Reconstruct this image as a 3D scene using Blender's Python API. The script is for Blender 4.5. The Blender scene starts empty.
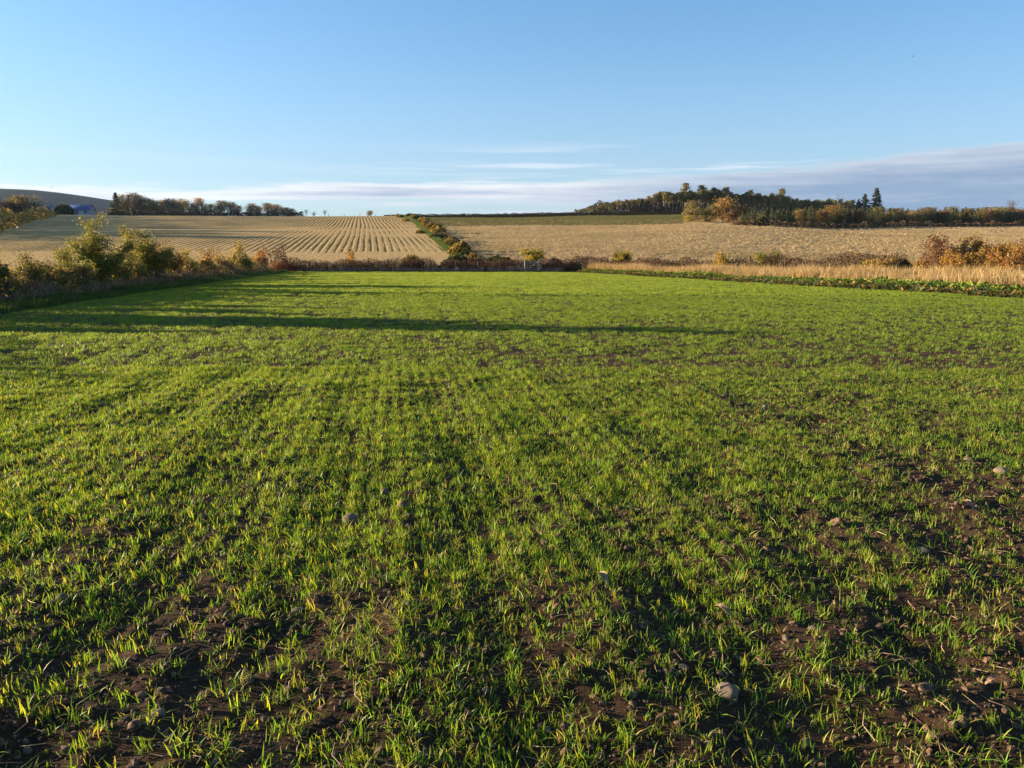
import bpy, math
import numpy as np
from mathutils import Vector

R = math.radians
scene = bpy.context.scene
COL = scene.collection

# ------------------------------------------------------------------ camera
F, CX, CY, EYE = 770.0, 512.0, 384.0, 1.65
PITCH = math.atan(136 / F)
cd = bpy.data.cameras.new('camera')
cd.sensor_width = 36.0
cd.lens = F / 1024 * 36.0
cd.clip_start, cd.clip_end = 0.05, 9000
cam = bpy.data.objects.new('camera', cd)
cam.location = (0, 0, EYE)
cam.rotation_euler = (math.pi / 2 - PITCH, 0, 0)
COL.objects.link(cam)
scene.camera = cam

# ------------------------------------------------------------------ sun, sky, exposure
SUN_EL = R(8.2)
SUN_AZ = math.atan2(-0.983, 0.184)            # clockwise from +Y: sun on the left, a little ahead
scene.view_settings.view_transform = 'Standard'
scene.view_settings.look = 'None'
scene.view_settings.exposure = 1.95
scene.view_settings.gamma = 1.0
scene.view_settings.use_curve_mapping = False
sun = bpy.data.lights.new('sun', 'SUN')
sun.energy, sun.angle, sun.color = 5.0, R(0.55), (1.0, 0.80, 0.56)
so = bpy.data.objects.new('sun', sun)
sv = Vector((math.sin(SUN_AZ) * math.cos(SUN_EL), math.cos(SUN_AZ) * math.cos(SUN_EL), math.sin(SUN_EL)))
so.rotation_euler = sv.to_track_quat('Z', 'Y').to_euler()
so.location = (-30, 10, 30)
COL.objects.link(so)

world = bpy.data.worlds.new('World')
scene.world = world
world.use_nodes = True


class G:                                       # small node-graph helper
    def __init__(s, tree): s.t = tree; s.n = tree.nodes; s.l = tree.links
    def node(s, kind, **kw):
        n = s.n.new(kind)
        for k, v in kw.items():
            if k.startswith('i_'):
                key = k[2:]; key = int(key) if key.isdigit() else key.replace('_', ' ')
                n.inputs[key].default_value = v
            else: setattr(n, k, v)
        return n
    def link(s, a, b): s.l.new(a, b)
    def put(s, sock, v):
        if hasattr(v, 'is_output'): s.l.new(v, sock)
        else: sock.default_value = v
    def math(s, op, a, b=0.0, c=None, clamp=False):
        n = s.n.new('ShaderNodeMath'); n.operation = op; n.use_clamp = clamp
        s.put(n.inputs[0], a); s.put(n.inputs[1], b)
        if c is not None: s.put(n.inputs[2], c)
        return n.outputs[0]
    def smooth(s, v, lo, hi, a=0.0, b=1.0):
        n = s.n.new('ShaderNodeMapRange'); n.interpolation_type = 'SMOOTHSTEP'
        s.put(n.inputs[0], v); s.put(n.inputs[1], lo); s.put(n.inputs[2], hi); s.put(n.inputs[3], a); s.put(n.inputs[4], b)
        return n.outputs[0]
    def mix(s, f, a, b, mode='MIX'):
        n = s.n.new('ShaderNodeMix'); n.data_type = 'RGBA'; n.blend_type = mode
        s.put(n.inputs[0], f)
        for k, v in ((6, a), (7, b)):
            if isinstance(v, tuple) and len(v) == 3: v = v + (1,)
            s.put(n.inputs[k], v)
        return n.outputs[2]
    def noise(s, vec, scale, detail=4.0, rough=0.55, out=0):
        n = s.n.new('ShaderNodeTexNoise'); s.put(n.inputs['Scale'], scale)
        n.inputs['Detail'].default_value = detail; n.inputs['Roughness'].default_value = rough
        if vec is not None: s.l.new(vec, n.inputs['Vector'])
        return n.outputs[out]
    def comb(s, x, y, z=0.0):
        n = s.n.new('ShaderNodeCombineXYZ')
        for k, v in enumerate((x, y, z)): s.put(n.inputs[k], v)
        return n.outputs[0]


def build_world():
    g = G(world.node_tree); g.n.clear()
    out = g.node('ShaderNodeOutputWorld'); bg = g.node('ShaderNodeBackground')
    bg.inputs[1].default_value = 0.080
    sky = g.node('ShaderNodeTexSky', sky_type='NISHITA', sun_disc=False)
    sky.sun_elevation = SUN_EL
    sky.sun_rotation = SUN_AZ
    sky.altitude = 150; sky.air_density = 1.0; sky.dust_density = 0.9; sky.ozone_density = 3.4
    tc = g.node('ShaderNodeTexCoord')
    sx = g.node('ShaderNodeSeparateXYZ'); g.link(tc.outputs['Generated'], sx.inputs[0])
    X, Y, Z = sx.outputs
    hor = g.math('SQRT', g.math('ADD', g.math('MULTIPLY', X, X), g.math('MULTIPLY', Y, Y)))
    el = g.math('DIVIDE', Z, g.math('MAXIMUM', hor, 0.001))
    az = g.math('ARCTAN2', X, Y)
    gm_ = g.node('ShaderNodeGamma'); g.link(sky.outputs[0], gm_.inputs[0]); gm_.inputs[1].default_value = .78
    skyc = g.mix(1.0, gm_.outputs[0], (.86, 1.10, 1.28), 'MULTIPLY')
    skyc = g.mix(g.smooth(el, .0, .30, .42, 0.0), skyc, (1.95, 2.30, 2.85))      # pale moist air low down, all round
    # cloud bank low on the horizon: its top edge height over the azimuth
    fc = g.node('ShaderNodeFloatCurve')
    pts = [(-3.1416, .05), (-1.2, .045), (-.62, .068), (-.52, .074), (-.35, .076), (-.2, .082), (0.05, .084), (.10, .088), (.2, .090), (.33, .098), (.45, .107), (.56, .112), (.9, .12), (1.6, .10), (3.1416, .05)]
    cv = fc.mapping.curves[0]
    def tx(a): return (a + math.pi) / (2 * math.pi)
    cv.points[0].location = (tx(pts[0][0]), pts[0][1] * 5); cv.points[1].location = (tx(pts[-1][0]), pts[-1][1] * 5)
    for a, h in pts[1:-1]: cv.points.new(tx(a), h * 5)
    fc.mapping.update()
    g.put(fc.inputs[1], g.math('MULTIPLY', g.math('ADD', az, math.pi), 1 / (2 * math.pi)))
    top = g.math('DIVIDE', fc.outputs[0], 5.0)
    v1 = g.comb(g.math('MULTIPLY', az, 5.0), g.math('MULTIPLY', el, 60.0), 3.7)
    v2 = g.comb(g.math('MULTIPLY', az, 9.0), g.math('MULTIPLY', el, 160.0), 1.3)
    v3 = g.comb(g.math('MULTIPLY', az, 2.2), g.math('MULTIPLY', el, 65.0), 4.4)
    n1 = g.noise(v1, 1.0, 6, .55); n2 = g.noise(v2, 1.0, 5, .6); n3 = g.noise(v3, 1.0, 5, .62)
    n4 = g.noise(g.comb(g.math('MULTIPLY', az, 14.0), g.math('MULTIPLY', el, 90.0), 5.5), 1.0, 7, .6)
    edge = g.math('ADD', g.math('SUBTRACT', top, el), g.math('ADD', g.math('MULTIPLY', g.math('SUBTRACT', n1, .5), .05), g.math('MULTIPLY', g.math('SUBTRACT', n4, .5), .02)))
    right = g.smooth(az, -.05, .30)                                  # the solid bank lies to the right
    mid = g.math('MULTIPLY', g.smooth(az, -.34, -.16), g.smooth(az, .0, .22, 1, 0))
    bank = g.smooth(edge, -.002, .009)
    holes = g.smooth(n3, .42, .58)
    dens_mid = g.math('MULTIPLY', bank, g.math('MULTIPLY', holes, .95))
    dens = g.math('ADD', g.math('MULTIPLY', bank, g.math('MULTIPLY', right, .93)),
                  g.math('MULTIPLY', dens_mid, g.math('SUBTRACT', 1.0, right)), clamp=True)
    # colour of the bank: lit pale tops, blue grey body
    lit = g.math('ADD', g.smooth(edge, .0, .026, 1, 0), g.math('MULTIPLY', g.math('SUBTRACT', g.math('MULTIPLY_ADD', n4, .5, g.math('MULTIPLY', n2, .5)), .47), 2.2), clamp=True)
    body = g.mix(g.smooth(el, .03, .10), (.66, 1.06, 1.75), (.88, 1.26, 1.85))
    cl_right = g.mix(g.math('MULTIPLY', lit, .75), body, (2.3, 2.45, 2.8))
    cl_mid = g.mix(g.math('MULTIPLY_ADD', g.smooth(n3, .52, .72, 1, 0), .55, g.math('MULTIPLY', lit, .55), clamp=True), (1.25, 1.55, 2.2), (3.1, 3.15, 3.25))
    cl = g.mix(right, cl_mid, cl_right)
    # thin high streaks
    band = g.math('MULTIPLY', g.smooth(el, .05, .085), g.smooth(el, .105, .135, 1, 0))
    st = g.math('MULTIPLY', g.math('MULTIPLY', g.smooth(n3, .50, .64), band), g.smooth(az, -.22, .12, .15, 1.0))
    skyc2 = g.mix(g.math('MULTIPLY', st, .55), skyc, (3.2, 3.3, 3.5))
    fin = g.mix(dens, skyc2, cl)
    g.link(fin, bg.inputs[0]); g.link(bg.outputs[0], out.inputs[0])


build_world()

# ------------------------------------------------------------------ numeric helpers
rng = np.random.default_rng(7)


def _h(ix, iy, seed):
    n = (ix.astype(np.int64) * 374761393 + iy.astype(np.int64) * 668265263 + seed * 1442695041) & 0xffffffff
    n = ((n ^ (n >> 13)) * 1274126177) & 0xffffffff
    return ((n ^ (n >> 16)) & 0xffff) / 65535.0


def vnoise(x, y, scale, seed=0):
    x = np.asarray(x, float) / scale; y = np.asarray(y, float) / scale
    ix = np.floor(x); iy = np.floor(y); fx = x - ix; fy = y - iy
    fx = fx * fx * (3 - 2 * fx); fy = fy * fy * (3 - 2 * fy)
    a = _h(ix, iy, seed); b = _h(ix + 1, iy, seed); c = _h(ix, iy + 1, seed); d = _h(ix + 1, iy + 1, seed)
    return a + (b - a) * fx + (c - a) * fy + (a - b - c + d) * fx * fy


def fbm(x, y, scale, seed=0, oct=4):
    v = 0; amp = .5; tot = 0
    for k in range(oct):
        v = v + amp * vnoise(x, y, scale / 2 ** k, seed + k * 17); tot += amp; amp *= .5
    return v / tot


def sstep(v, a, b):
    t = np.clip((np.asarray(v, float) - a) / (b - a), 0, 1); return t * t * (3 - 2 * t)


def ray(px, py):
    xc = (px - CX) / F; yc = -(py - CY) / F
    return xc, math.cos(PITCH) + yc * math.sin(PITCH), -math.sin(PITCH) + yc * math.cos(PITCH)


# ------------------------------------------------------------------ terrain: a flat field, then a hillside up to a crest
YC, Y0 = 400.0, 92.0
crest = [(-500, 222), (-200, 214), (0, 214), (60, 214.5), (120, 215.5), (300, 216.5), (400, 216), (500, 215),
         (575, 213.5), (690, 211.5), (760, 214), (830, 218), (920, 220), (1024, 220.5), (1300, 222), (1700, 228)]
_u = []; _s = []
for a, b in crest:
    dx, dy, dz = ray(a, b); _u.append(dx / dy); _s.append(dz / dy)


def plane(y): return -0.0118 * np.clip(y, -400, Y0)


def H(x, y):
    x = np.asarray(x, float); y = np.asarray(y, float)
    yy = np.maximum(y, Y0)
    zc = EYE + YC * np.interp(x / yy, _u, _s)
    t = (yy - Y0) / (YC - Y0)
    f = np.where(t <= 1, 1.22 * t - .22 * t * t, 1 + .0 * t)
    t2 = np.clip(t - 1, 0, 1.6)
    f = np.where(t > 1, 1 + .42 * t2 - .9 * t2 * t2, f)
    z0 = plane(Y0)
    roll = (fbm(x, y, 60, 5, 3) - .5) * 2.0 * sstep(y, 110, 200) * (1 - sstep(y, 300, 380))
    return np.where(y <= Y0, plane(y) + .05 * (vnoise(x, y, 7, 91) - .5), z0 + (zc - z0) * f + roll * .6)


def hit(px, py):                                # the ground point a pixel looks at
    dx, dy, dz = ray(px, py)
    lo, hi = 0.3, 1.0
    f = lambda t: EYE + dz * t - float(H(dx * t, dy * t))
    while f(hi) > 0 and hi < 3000: lo, hi = hi, hi * 1.03
    for _ in range(40):
        m = (lo + hi) / 2
        if f(m) > 0: lo = m
        else: hi = m
    return dx * hi, dy * hi


def at(px, Y, row=250):                         # a point on the ground at depth Y in a pixel's column
    dx, dy, dz = ray(px, row); x = dx / dy * Y
    return x, Y, float(H(x, Y))


def hpx(n, Y): return n * Y / 782.0             # height in metres of n pixels at depth Y


def line_at(px, A, B, row=270):                 # where a pixel's column meets the ground line A-B
    dx, dy, _ = ray(px, row); u = dx / dy
    k = (u * A[1] - A[0]) / ((B[0] - A[0]) - u * (B[1] - A[1]))
    return A[0] + k * (B[0] - A[0]), A[1] + k * (B[1] - A[1])


# ------------------------------------------------------------------ mesh helpers
def make_mesh(name, v, quads=None, tris=None, col=None, attrs=None, smooth=False):
    me = bpy.data.meshes.new(name)
    v = np.asarray(v, np.float32); me.vertices.add(len(v)); me.vertices.foreach_set('co', v.ravel())
    q = np.zeros((0, 4), np.int32) if quads is None else np.asarray(quads, np.int32).reshape(-1, 4)
    t = np.zeros((0, 3), np.int32) if tris is None else np.asarray(tris, np.int32).reshape(-1, 3)
    idx = np.concatenate([q.ravel(), t.ravel()])
    if len(idx):
        me.loops.add(len(idx)); me.loops.foreach_set('vertex_index', idx)
        st = np.concatenate([np.arange(len(q)) * 4, len(q) * 4 + np.arange(len(t)) * 3]).astype(np.int32)
        me.polygons.add(len(st)); me.polygons.foreach_set('loop_start', st)
        if smooth: me.polygons.foreach_set('use_smooth', np.ones(len(st), bool))
    if col is not None:
        a = me.attributes.new('Col', 'FLOAT_COLOR', 'POINT')
        c = np.ones((len(v), 4), np.float32); c[:, :3] = col; a.data.foreach_set('color', c.ravel())
    for k, (typ, arr) in (attrs or {}).items():
        a = me.attributes.new(k, typ, 'POINT')
        a.data.foreach_set('vector' if typ == 'FLOAT_VECTOR' else 'value', np.asarray(arr).ravel())
    me.update(calc_edges=True)
    return me


def obj(name, me, mat=None, parent=None, loc=None, rz=0.0, sc=1.0, **props):
    o = bpy.data.objects.new(name, me); COL.objects.link(o)
    if mat is not None and me is not None and not me.materials: me.materials.append(mat)
    if parent is not None: o.parent = parent
    if loc is not None: o.location = loc
    o.rotation_euler.z = rz
    o.scale = (sc,) * 3 if not isinstance(sc, tuple) else sc
    for k, v in props.items(): o[k] = v
    return o


def root(name, loc, rz=0.0, sc=1.0, label='', category='', group=None):
    o = obj(name, None, loc=loc, rz=rz, sc=sc, label=label, category=category)
    o.empty_display_size = .2
    if group: o['group'] = group
    return o


def grid_faces(nx, ny):
    i = np.arange(nx - 1)[None, :] + np.arange(ny - 1)[:, None] * nx
    return np.stack([i, i + 1, i + 1 + nx, i + nx], -1).reshape(-1, 4)


def prisms(segs, n=5):                           # tapered tubes; segs rows: p0(3) p1(3) r0 r1
    s = np.asarray(segs, float).reshape(-1, 8); p0, p1, r0, r1 = s[:, :3], s[:, 3:6], s[:, 6], s[:, 7]
    d = p1 - p0; d /= np.maximum(np.linalg.norm(d, axis=1, keepdims=True), 1e-6)
    ref = np.where(np.abs(d[:, 2:3]) > .9, np.array([[1., 0, 0]]), np.array([[0, 0, 1.]]))
    a = np.cross(d, ref); a /= np.linalg.norm(a, axis=1, keepdims=True); b = np.cross(d, a)
    th = np.arange(n) * 2 * np.pi / n
    ring = a[:, None] * np.cos(th)[None, :, None] + b[:, None] * np.sin(th)[None, :, None]
    v = np.concatenate([p0[:, None] + ring * r0[:, None, None], p1[:, None] + ring * r1[:, None, None]], 1)
    base = np.arange(len(s))[:, None] * 2 * n; k = np.arange(n)[None]; k2 = (k + 1) % n
    q = np.stack([base + k, base + k2, base + n + k2, base + n + k], -1).reshape(-1, 4)
    return v.reshape(-1, 3), q


def leaves(pts, size, cols, r, elong=1.7, droop=None):   # one rhombus per leaf
    pts = np.asarray(pts, float); n = len(pts)
    a = r.normal(size=(n, 3))
    if droop is not None: a = a * droop[0] + np.array(droop[1])
    a /= np.linalg.norm(a, axis=1, keepdims=True)
    b = np.cross(a, r.normal(size=(n, 3))); b /= np.maximum(np.linalg.norm(b, axis=1, keepdims=True), 1e-6)
    s = (np.broadcast_to(size, (n,)) * r.uniform(.6, 1.35, n))[:, None] * .5
    v = np.stack([pts - a * s * elong, pts + b * s, pts + a * s * elong, pts - b * s], 1).reshape(-1, 3)
    q = np.arange(4 * n).reshape(-1, 4)
    return v, q, np.repeat(np.asarray(cols), 4, axis=0)


def palette(r, n, cols, w=None, jit=.18):
    c = np.asarray(cols, float); w = None if w is None else np.asarray(w, float) / sum(w)
    o = c[r.choice(len(c), n, p=w)]
    return np.clip(o * (1 + jit * r.normal(size=(n, 1))), .004, .9)


# ------------------------------------------------------------------ materials
def new_mat(name):
    m = bpy.data.materials.new(name); m.use_nodes = True; g = G(m.node_tree); g.n.clear()
    return m, g, g.node('ShaderNodeOutputMaterial')


def bump(g, height, strength, dist):
    b = g.node('ShaderNodeBump'); b.inputs['Strength'].default_value = strength; b.inputs['Distance'].default_value = dist
    g.link(height, b.inputs['Height']); return b.outputs[0]


def bsdf(g, out, col, rough=.8, spec=.3, normal=None):
    p = g.node('ShaderNodeBsdfPrincipled'); g.put(p.inputs['Base Color'], col if hasattr(col, 'is_output') else tuple(col) + (1,))
    g.put(p.inputs['Roughness'], rough); p.inputs['Specular IOR Level'].default_value = spec
    if normal is not None: g.link(normal, p.inputs['Normal'])
    g.link(p.outputs[0], out.inputs[0]); return p


def leaf_mat(name, trans=.35, rough=.55, vary=.25, tint=(1.15, 1.1, .7), spec=.25):
    m, g, out = new_mat(name)
    at_ = g.node('ShaderNodeAttribute', attribute_name='Col')
    oi = g.node('ShaderNodeObjectInfo')
    k = g.math('MULTIPLY_ADD', oi.outputs['Random'], vary * 2, 1 - vary)
    n = g.node('ShaderNodeVectorMath', operation='SCALE'); g.link(at_.outputs['Color'], n.inputs[0]); g.link(k, n.inputs['Scale'])
    c = n.outputs[0]
    p = g.node('ShaderNodeBsdfPrincipled'); g.link(c, p.inputs['Base Color']); p.inputs['Roughness'].default_value = rough
    p.inputs['Specular IOR Level'].default_value = spec
    t = g.node('ShaderNodeBsdfTranslucent'); g.link(g.mix(1.0, c, tint, 'MULTIPLY'), t.inputs[0])
    mx = g.node('ShaderNodeMixShader'); mx.inputs[0].default_value = trans
    g.link(p.outputs[0], mx.inputs[1]); g.link(t.outputs[0], mx.inputs[2]); g.link(mx.outputs[0], out.inputs[0])
    return m


def tussock_mat():
    m, g, out = new_mat('tussock_straw'); P = g.node('ShaderNodeNewGeometry').outputs['Position']
    at_ = g.node('ShaderNodeAttribute', attribute_name='Col'); sp = g.node('ShaderNodeSeparateXYZ'); g.link(P, sp.inputs[0])
    v = g.comb(g.math('MULTIPLY', sp.outputs[0], .022), g.math('MULTIPLY', sp.outputs[1], .05)); v2 = g.comb(g.math('MULTIPLY', sp.outputs[0], .12), g.math('MULTIPLY', sp.outputs[1], .16))
    k = g.math('MULTIPLY_ADD', g.smooth(g.noise(v, 1.0, 4, .6), .46, .66), .75, g.math('MULTIPLY', g.smooth(g.noise(v2, 1.0, 4, .65), .54, .68), .4), clamp=True)
    c = g.mix(g.math('MULTIPLY', k, .6), at_.outputs['Color'], (.19, .145, .06))
    p = g.node('ShaderNodeBsdfDiffuse'); g.link(c, p.inputs[0]); t = g.node('ShaderNodeBsdfTranslucent'); g.link(c, t.inputs[0])
    mx = g.node('ShaderNodeMixShader'); mx.inputs[0].default_value = .3
    g.link(p.outputs[0], mx.inputs[1]); g.link(t.outputs[0], mx.inputs[2]); g.link(mx.outputs[0], out.inputs[0]); return m


def geo(g): return g.node('ShaderNodeNewGeometry').outputs['Position']


def mat_soil():
    m, g, out = new_mat('soil'); P = geo(g)
    a = g.noise(P, 1.7, 6, .6); b = g.noise(P, 22, 6, .7); c = g.noise(P, 140, 5, .75)
    col = g.mix(g.smooth(a, .35, .65), (.046, .027, .015), (.085, .050, .028))
    col = g.mix(g.smooth(b, .48, .72), col, (.115, .070, .040))
    col = g.mix(g.smooth(c, .58, .68), col, (.15, .10, .06))
    h = g.math('ADD', b, g.math('MULTIPLY', c, .6))
    bsdf(g, out, col, .95, .06, bump(g, h, 1.0, .035)); return m


def mat_ground(name, c1, c2, c3, sc=.6, bs=.06):
    m, g, out = new_mat(name); P = geo(g)
    a = g.noise(P, sc * .08, 5, .6); b = g.noise(P, sc, 6, .65); c = g.noise(P, sc * 6, 4, .7)
    col = g.mix(g.smooth(b, .35, .65), c1, c2); col = g.mix(g.smooth(a, .45, .7), col, c3)
    col = g.mix(g.math('MULTIPLY', g.smooth(c, .5, .75), .4), col, tuple(x * .55 for x in c1))
    bsdf(g, out, col, 1.0, .0, bump(g, g.math('ADD', b, c), 1.0, bs)); return m


def mat_stubble():
    m, g, out = new_mat('stubble'); P = geo(g)
    s = g.node('ShaderNodeAttribute', attribute_name='swath').outputs['Fac']
    b = g.noise(P, .5, 6, .7); c = g.noise(P, 3.0, 4, .7); a = g.noise(P, .03, 3, .6)
    straw = g.mix(g.smooth(c, .38, .62), (.36, .235, .10), (.62, .425, .20))
    dark = g.mix(g.smooth(b, .35, .65), (.065, .062, .024), (.13, .105, .045))
    k = g.math('ADD', s, g.math('MULTIPLY', g.math('SUBTRACT', b, .5), 1.2))
    k = g.math('ADD', k, g.math('MULTIPLY', g.math('SUBTRACT', a, .5), .7))
    col = g.mix(g.smooth(k, .28, .68), dark, straw)
    bsdf(g, out, col, 1.0, .0, bump(g, c, 1.0, .22)); return m


def mat_rough(name, trunk=((.05, .032, .02), (.12, .085, .055)), sc=9):
    m, g, out = new_mat(name); n = g.noise(geo(g), sc, 5, .65)
    bsdf(g, out, g.mix(g.smooth(n, .35, .65), *trunk), .9, .2, bump(g, n, .6, .02)); return m


def mat_flat(name, col, rough=.7, vary=.2, sc=6.0, metal=0.0):
    m, g, out = new_mat(name); n = g.noise(geo(g), sc, 5, .6)
    c = g.mix(n, tuple(x * (1 - vary) for x in col), tuple(min(1, x * (1 + vary)) for x in col))
    p = bsdf(g, out, c, rough, .3, bump(g, n, .25, .01)); p.inputs['Metallic'].default_value = metal; return m


def mat_stone():
    m, g, out = new_mat('stone_surface')
    tc = g.node('ShaderNodeTexCoord'); oi = g.node('ShaderNodeObjectInfo')
    n = g.noise(tc.outputs['Object'], 30, 6, .7); w = g.noise(tc.outputs['Object'], 6, 3, .6)
    col = g.mix(g.smooth(n, .35, .65), (.08, .056, .038), (.20, .15, .105)); col = g.mix(g.math('MULTIPLY', oi.outputs['Random'], .5), col, (.24, .18, .12))
    col = g.mix(g.math('MULTIPLY', g.smooth(w, .52, .6), .55), col, (.05, .035, .022))
    bsdf(g, out, col, .85, .25, bump(g, n, .6, .006)); return m


M = dict(
    tuss=tussock_mat(), soil=mat_soil(), stubble=mat_stubble(),
    leaf=leaf_mat('leaf', .45), needle=leaf_mat('needle', .30, .7, .2, (1.1, 1.1, .8)), dry=leaf_mat('dry_stem', .28, .8, .2, (1.1, 1.0, .8), .1),
    blade=leaf_mat('wheat_blade', .50, .45, .28, (1.25, 1.15, .45), .22), broad=leaf_mat('broad_leaf', .30, .65, .25, (1.2, 1.1, .5), .15),
    bark=mat_rough('bark'), pinebark=mat_rough('pine_bark', ((.28, .19, .13), (.46, .34, .25)), 3), twig=mat_rough('dark_twig', ((.05, .024, .018), (.13, .06, .04))), redstem=mat_rough('red_stem', ((.10, .028, .016), (.22, .065, .03))),
    terrain=mat_ground('hill_grass', (.09, .085, .03), (.14, .12, .05), (.10, .10, .04)),
    margin=mat_ground('margin_turf', (.05, .06, .018), (.09, .075, .03), (.045, .06, .02), 1.5),
    tan=mat_ground('rough_pasture', (.40, .27, .13), (.52, .36, .18), (.34, .25, .11), .45, .5),
    green=mat_ground('crop_strip', (.13, .11, .045), (.18, .145, .065), (.22, .165, .08), .5, .3),
    shadestrip=mat_ground('crest_shade_tone', (.012, .011, .007), (.020, .017, .010), (.016, .017, .008), .4, .2),  # near-black colour paints in the band of shade at the crest
    track=mat_ground('track_turf', (.085, .105, .025), (.12, .13, .035), (.13, .125, .04), .8, .3),
    moor=mat_ground('heather_moor', (.060, .062, .066), (.080, .078, .070), (.10, .092, .075), .02, 1.5),
    stone=mat_stone(), wood=mat_rough('weathered_wood', ((.16, .13, .10), (.33, .28, .22)), 14), wire=mat_flat('wire', (.30, .30, .31), .5, .1, 5, .8),
    blueroof=mat_flat('blue_sheet_roof', (.030, .065, .20), .5), cream=mat_flat('pale_wall', (.34, .37, .40), .8), orange=mat_flat('orange_tile', (.48, .13, .055), .8),
    grey=mat_flat('grey_roof', (.16, .16, .17), .8), glass=mat_flat('window_glass', (.03, .04, .05), .1), feather=mat_flat('dark_feather', (.02, .02, .022), .7),
    deadleaf=mat_rough('dead_leaf_surface', ((.20, .125, .07), (.36, .25, .15)), 40), clod=mat_rough('clod_soil', ((.05, .029, .017), (.17, .105, .062)), 30),
)

# ------------------------------------------------------------------ ground sheets
HL_A = hit(-60, 0 + 316)                        # field's left edge, near and far
HL_A = hit(2, 311); HL_B = hit(283, 272.3)
HR_A = hit(1022, 298.5); HR_B = hit(560, 270.5)
YF = 87.0


RD2 = (HL_B[0] - HL_A[0]) / (HL_B[1] - HL_A[1])   # direction of the drill rows


def edge_x(A, B, y): return A[0] + (B[0] - A[0]) * (np.asarray(y, float) - A[1]) / (B[1] - A[1])


def xl(y): return edge_x(HL_A, HL_B, y)
def xr(y): return edge_x(HR_A, HR_B, y)


def sheet(name, ys, xleft, xright, nx, off, mat, kind='structure', bumpf=None):
    ys = np.asarray(ys, float); s = np.linspace(0, 1, nx)
    L = xleft(ys)[:, None]; Rr = xright(ys)[:, None]
    X = L + (Rr - L) * s[None]; Y = np.repeat(ys[:, None], nx, 1)
    Z = H(X, Y) + off
    if bumpf is not None: Z = Z + bumpf(X, Y)
    me = make_mesh(name, np.stack([X, Y, Z], -1).reshape(-1, 3), grid_faces(nx, len(ys)), smooth=True)
    return obj(name, me, mat, kind=kind)


def axis(fine0, fine1, step, far, k=1.25):
    a = list(np.arange(fine0, fine1 + step, step)); s = step
    while a[-1] < far: s *= k; a.append(a[-1] + s)
    s = step; b = []
    x = fine0
    while x > -far: s *= k; x -= s; b.append(x)
    return np.array(b[::-1] + a)


gx = axis(-320, 320, 8, 2300); gy = axis(-40, 560, 8, 2300)
GX, GY = np.meshgrid(gx, gy)
low = np.where((GY < 420) & (GY > -30), -.45, -.45)
me = make_mesh('terrain', np.stack([GX, GY, H(GX, GY) + low], -1).reshape(-1, 3), grid_faces(len(gx), len(gy)), smooth=True)
obj('terrain', me, M['terrain'], kind='structure')

one = lambda c: (lambda y: np.full_like(np.asarray(y, float), c))
sheet('field_margin', np.linspace(-6, 112, 60), one(-75), one(95), 80, -.08, M['margin'])


def soil_h(x, y):                               # relief of the tilled soil
    near = 1 - sstep(y, 9, 14)
    h = .07 * (fbm(x, y, 1.6, 31, 3) - .5)
    d = .035 * (fbm(x, y, .40, 32, 2) - .5) + .035 * (fbm(x, y, .13, 33, 2) - .5) + .05 * np.maximum(fbm(x, y, .085, 35, 2) - .55, 0) + .016 * (vnoise(x, y, .045, 34) - .5)
    c = x - RD2 * y
    h = h + .010 * np.sin(c * 2 * np.pi / .92 + 2.2 * vnoise(x, y, 3.0, 36)) * (.4 + vnoise(x, y, 2.2, 37))
    return h + d * near


ys = np.concatenate([np.arange(-4, 12, .5), np.arange(12, YF + .1, 1.0)])
s = np.linspace(0, 1, 110)
L = xl(ys)[:, None]; Rr = xr(ys)[:, None]
X = L + (Rr - L) * s[None]; Y = np.repeat(ys[:, None], 110, 1)
drop = .16 * sstep(8.2 - np.abs(X), 0, .6) * sstep(Y, -.6, 0) * (1 - sstep(Y, 9.6, 10.2))
v1 = np.stack([X, Y, H(X, Y) + soil_h(X, Y) - drop], -1).reshape(-1, 3)
f1 = grid_faces(110, len(ys))
px_ = np.arange(-8.4, 8.41, .026); py_ = np.arange(-.8, 10.4, .026)
PX, PY = np.meshgrid(px_, py_)
v2 = np.stack([PX, PY, H(PX, PY) + soil_h(PX, PY)], -1).reshape(-1, 3)
f2 = grid_faces(len(px_), len(py_)) + len(v1)
wf = obj('wheat_field_soil', make_mesh('wheat_field_soil', np.concatenate([v1, v2]), np.concatenate([f1, f2]), smooth=True), M['soil'], kind='structure')

# stubble field with swath rows running up the hillside
RD = -.187
cs = np.arange(-275, 24, .19); ss = np.concatenate([np.arange(88, 125, 2.5), np.arange(125, 404, 4.0)])
CS, SS = np.meshgrid(cs, ss)
X = CS + RD * SS + 2.0 * (fbm(CS, SS, 190, 3, 2) - .5); Y = SS
per = 1.15
ph = (CS + .5 * (vnoise(CS, SS * .05, 4, 61) - .5) + .12 * (vnoise(CS, SS, 8, 62) - .5)) / per * 2 * np.pi
strength = .10 + .35 * sstep(SS, 170, 300) * (1 - sstep(SS, 350, 385)) + 1.5 * fbm(CS, SS * .3, 9, 64, 3) * (.55 + .9 * vnoise(CS, SS, 3.0, 65))
head = sstep(SS, 117, 124) * (1 - .8 * sstep(SS, 384, 392))
cross = 1 - .85 * np.exp(-((SS - 196 - .06 * CS) / 4.0) ** 2)
wavev = .5 + .5 * np.cos(ph) + .25 * np.cos(2 * ph)
amp = strength * head * cross
swath = 1 - amp * sstep(-np.cos(ph), .15, .9) * 1.05
zz = H(X, Y) + .032 * amp * (wavev - .5) + .05
keep_right = -7.0 - .166 * (SS - 96)            # track's left edge
tri_ok = X < keep_right + 1.5
fq = grid_faces(len(cs), len(ss)); ok = tri_ok.reshape(-1)[fq].all(1)
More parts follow.
